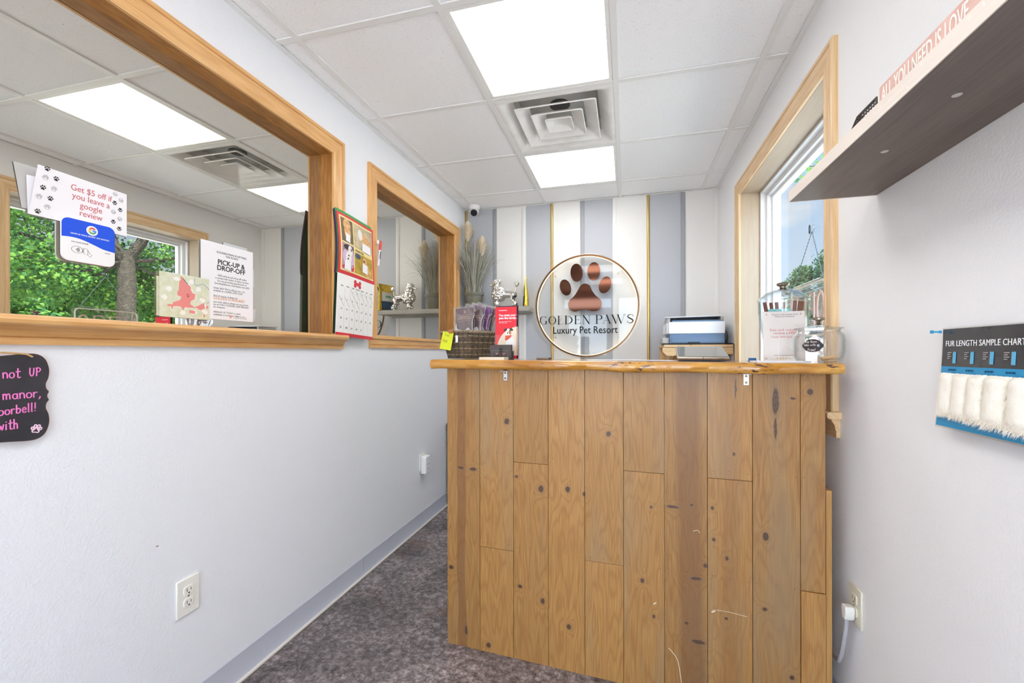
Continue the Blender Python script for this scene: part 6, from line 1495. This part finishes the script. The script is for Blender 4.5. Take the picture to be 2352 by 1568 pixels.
def tree(name, label, loc, trunk_r, fork_z, limbs, clump, nl, size, lm, seed, extra=None, group=None):
    rn = random.Random(seed); t = thing(name, label, 'tree', loc, 0, group)
    b = MB(); tips = []
    b.tube([(0, 0, -.2), (.02, 0, fork_z * .4), (-.03, .02, fork_z * .8), (0, 0, fork_z)], [trunk_r * 1.35, trunk_r, trunk_r * .95, trunk_r * .9], 14)
    for d, ln, r in limbs: limb(b, rn, (0, 0, fork_z - .15), d, ln, r, 2, tips)
    if extra: b.tube(extra[0], extra[1], 6)
    b.build('trunk', BARK, t)
    b = MB(); b.ruv = False
    for p in tips: leaves(b, rn, p, (clump * rn.uniform(.7, 1.2), clump * rn.uniform(.7, 1.2), clump * rn.uniform(.5, .9)), nl, size)
    if extra:
        for c in extra[2]: leaves(b, rn, c, (.28, .28, .22), 60, size)
    b.build('foliage', lm, t, smooth=False)
    return t
GZ = -.05
tree('maple_tree', 'big leafy maple with a forked trunk close outside, seen mirrored in the left glass', (10.2, 8.75, GZ), .21, 3.9,
     [((.2, -.75, .75), 3.2, .15), ((-.1, .6, .8), 3.2, .15), ((.75, .1, .8), 3.0, .14), ((-.6, .1, .9), 2.6, .10), ((.3, -.95, .1), 3.8, .05), ((.3, .95, .12), 3.6, .05), ((.9, -.5, .05), 3.4, .05), ((.2, -.95, -.38), 3.6, .04), ((.5, -.7, -.42), 3.2, .035), ((.35, .95, -.35), 3.6, .04), ((.7, .6, -.4), 3.2, .035), ((-.25, -.9, -.3), 3.0, .035), ((.95, .1, -.3), 3.2, .04), ((-.5, .75, .15), 2.6, .04)], 1.0, 650, .095, LF, 4,
     extra=([(-.1, .1, 4.6), (-3.0, .3, 4.7), (-6.0, .4, 4.75), (-7.3, .35, 4.62)], [.035, .025, .015, .008], [(-7.35, .3, 4.55), (-7.1, .45, 4.7), (-6.6, .4, 4.72), (-6.0, .3, 4.8), (-5.0, .5, 4.8), (-4.2, .2, 4.9)]))
bg_lab = ['round green tree across the driveway, seen low in the right window', 'taller open tree right of the round one beyond the window sign', 'bushy green tree far behind the maple, left of its trunk in the mirror', 'bushy tree far behind the maple, right of its trunk in the mirror', 'far green tree beyond the maple at the end of the driveway']
tree('shade_tree', bg_lab[0], (10.75, 33.8, GZ), .25, 1.8, [((.3, .1, 1), 2.0, .16), ((-.6, .2, .7), 1.6, .12), ((.6, -.2, .7), 1.6, .12)], .95, 150, .20, LFD, 9)
tree('shade_tree', bg_lab[1], (11.15, 29.6, GZ), .2, 3.6, [((.2, .1, 1), 1.9, .14), ((-.5, .3, .9), 1.6, .11), ((.5, -.3, .9), 1.6, .11)], .55, 70, .17, LFD, 12)
for i, (x_, y_, sd_) in enumerate([(23, 9.0, 14), (24.5, 18.6, 15), (23, 28.5, 16)]):
    tree('shade_tree', bg_lab[2 + i], (x_, y_, GZ), .3, 1.2, [((.3, .1, 1), 2.8, .2), ((-.5, .5, .8), 2.5, .16), ((.5, -.5, .7), 2.5, .16), ((-.2, -.7, .6), 2.4, .15), ((-.4, .7, .4), 2.4, .15)], 1.35, 190, .30, LF, sd_)
# utility wires across the street
WIRE = M('utility_wire', S(120, 124, 128), .6)
for i, (z_, la) in enumerate([(4.05, 'topmost overhead utility wire beyond the window'), (3.85, 'middle overhead utility wire beyond the window'), (3.6, 'lowest overhead utility wire beyond the window')]):
    b = MB(); b.tube([(7.5, 15.2 + 2.4 * k, z_ - .15 * sin(pi * k / 14)) for k in range(15)], .006, 6); tag(b.build('utility_wire', WIRE), la, 'wire', 'overhead utility wires')
for y_, la in ((15.0, 'utility pole near the maple holding the overhead wires'), (49.0, 'utility pole far down the driveway holding the overhead wires')):
    b = MB(); b.tube([(7.5, y_, GZ), (7.5, y_, 4.6)], .10, 10); tag(b.build('utility_pole', BARK), la, 'pole')
# house across the driveway
t = thing('house', 'low grey house with a gable roof across the driveway beyond the window sign', 'house', (16.5, 43.5, GZ), radians(-20))
t.scale = (1.3, 1.3, 1.3)
HS = M('grey_siding', S(168, 172, 180), .7); HR = M('roof_shingle', S(120, 108, 104), .9, bumps=(20, .6, .02)); HW = M('house_window', S(70, 80, 92), .15); HT = M('house_trim_white', S(226, 226, 224), .6)
b = MB(0); b.box(-4, 4, -3, 3, 0, 2.6); b.prism([(-4, 2.6), (4, 2.6), (0, 4.2)], -3, 3)
for k in range(16): b.box(-4.015, 4.015, -3.015, 3.015, .12 + .155 * k, .13 + .155 * k)
b.build('wall', HS, t, smooth=False)
b = MB(); b.prism([(-4.4, 2.45), (0, 4.3), (4.4, 2.45), (4.4, 2.6), (0, 4.48), (-4.4, 2.6)], -3.4, 3.4); b.build('roof', HR, t, smooth=False)
for x_ in (-2.2, 1.6):
    b = MB(); b.box(x_ - .6, x_ + .6, -3.06, -3.0, .9, 2.1); wf = b.build('window', HT, t)
    b = MB(); b.box(x_ - .5, x_ + .5, -3.08, -3.06, 1.0, 2.0); b.build('pane', HW, wf)
b = MB(); b.box(-.5, .4, -3.05, -3.0, 0, 2.05); b.build('door', M('house_door', S(150, 108, 104), .5), t)
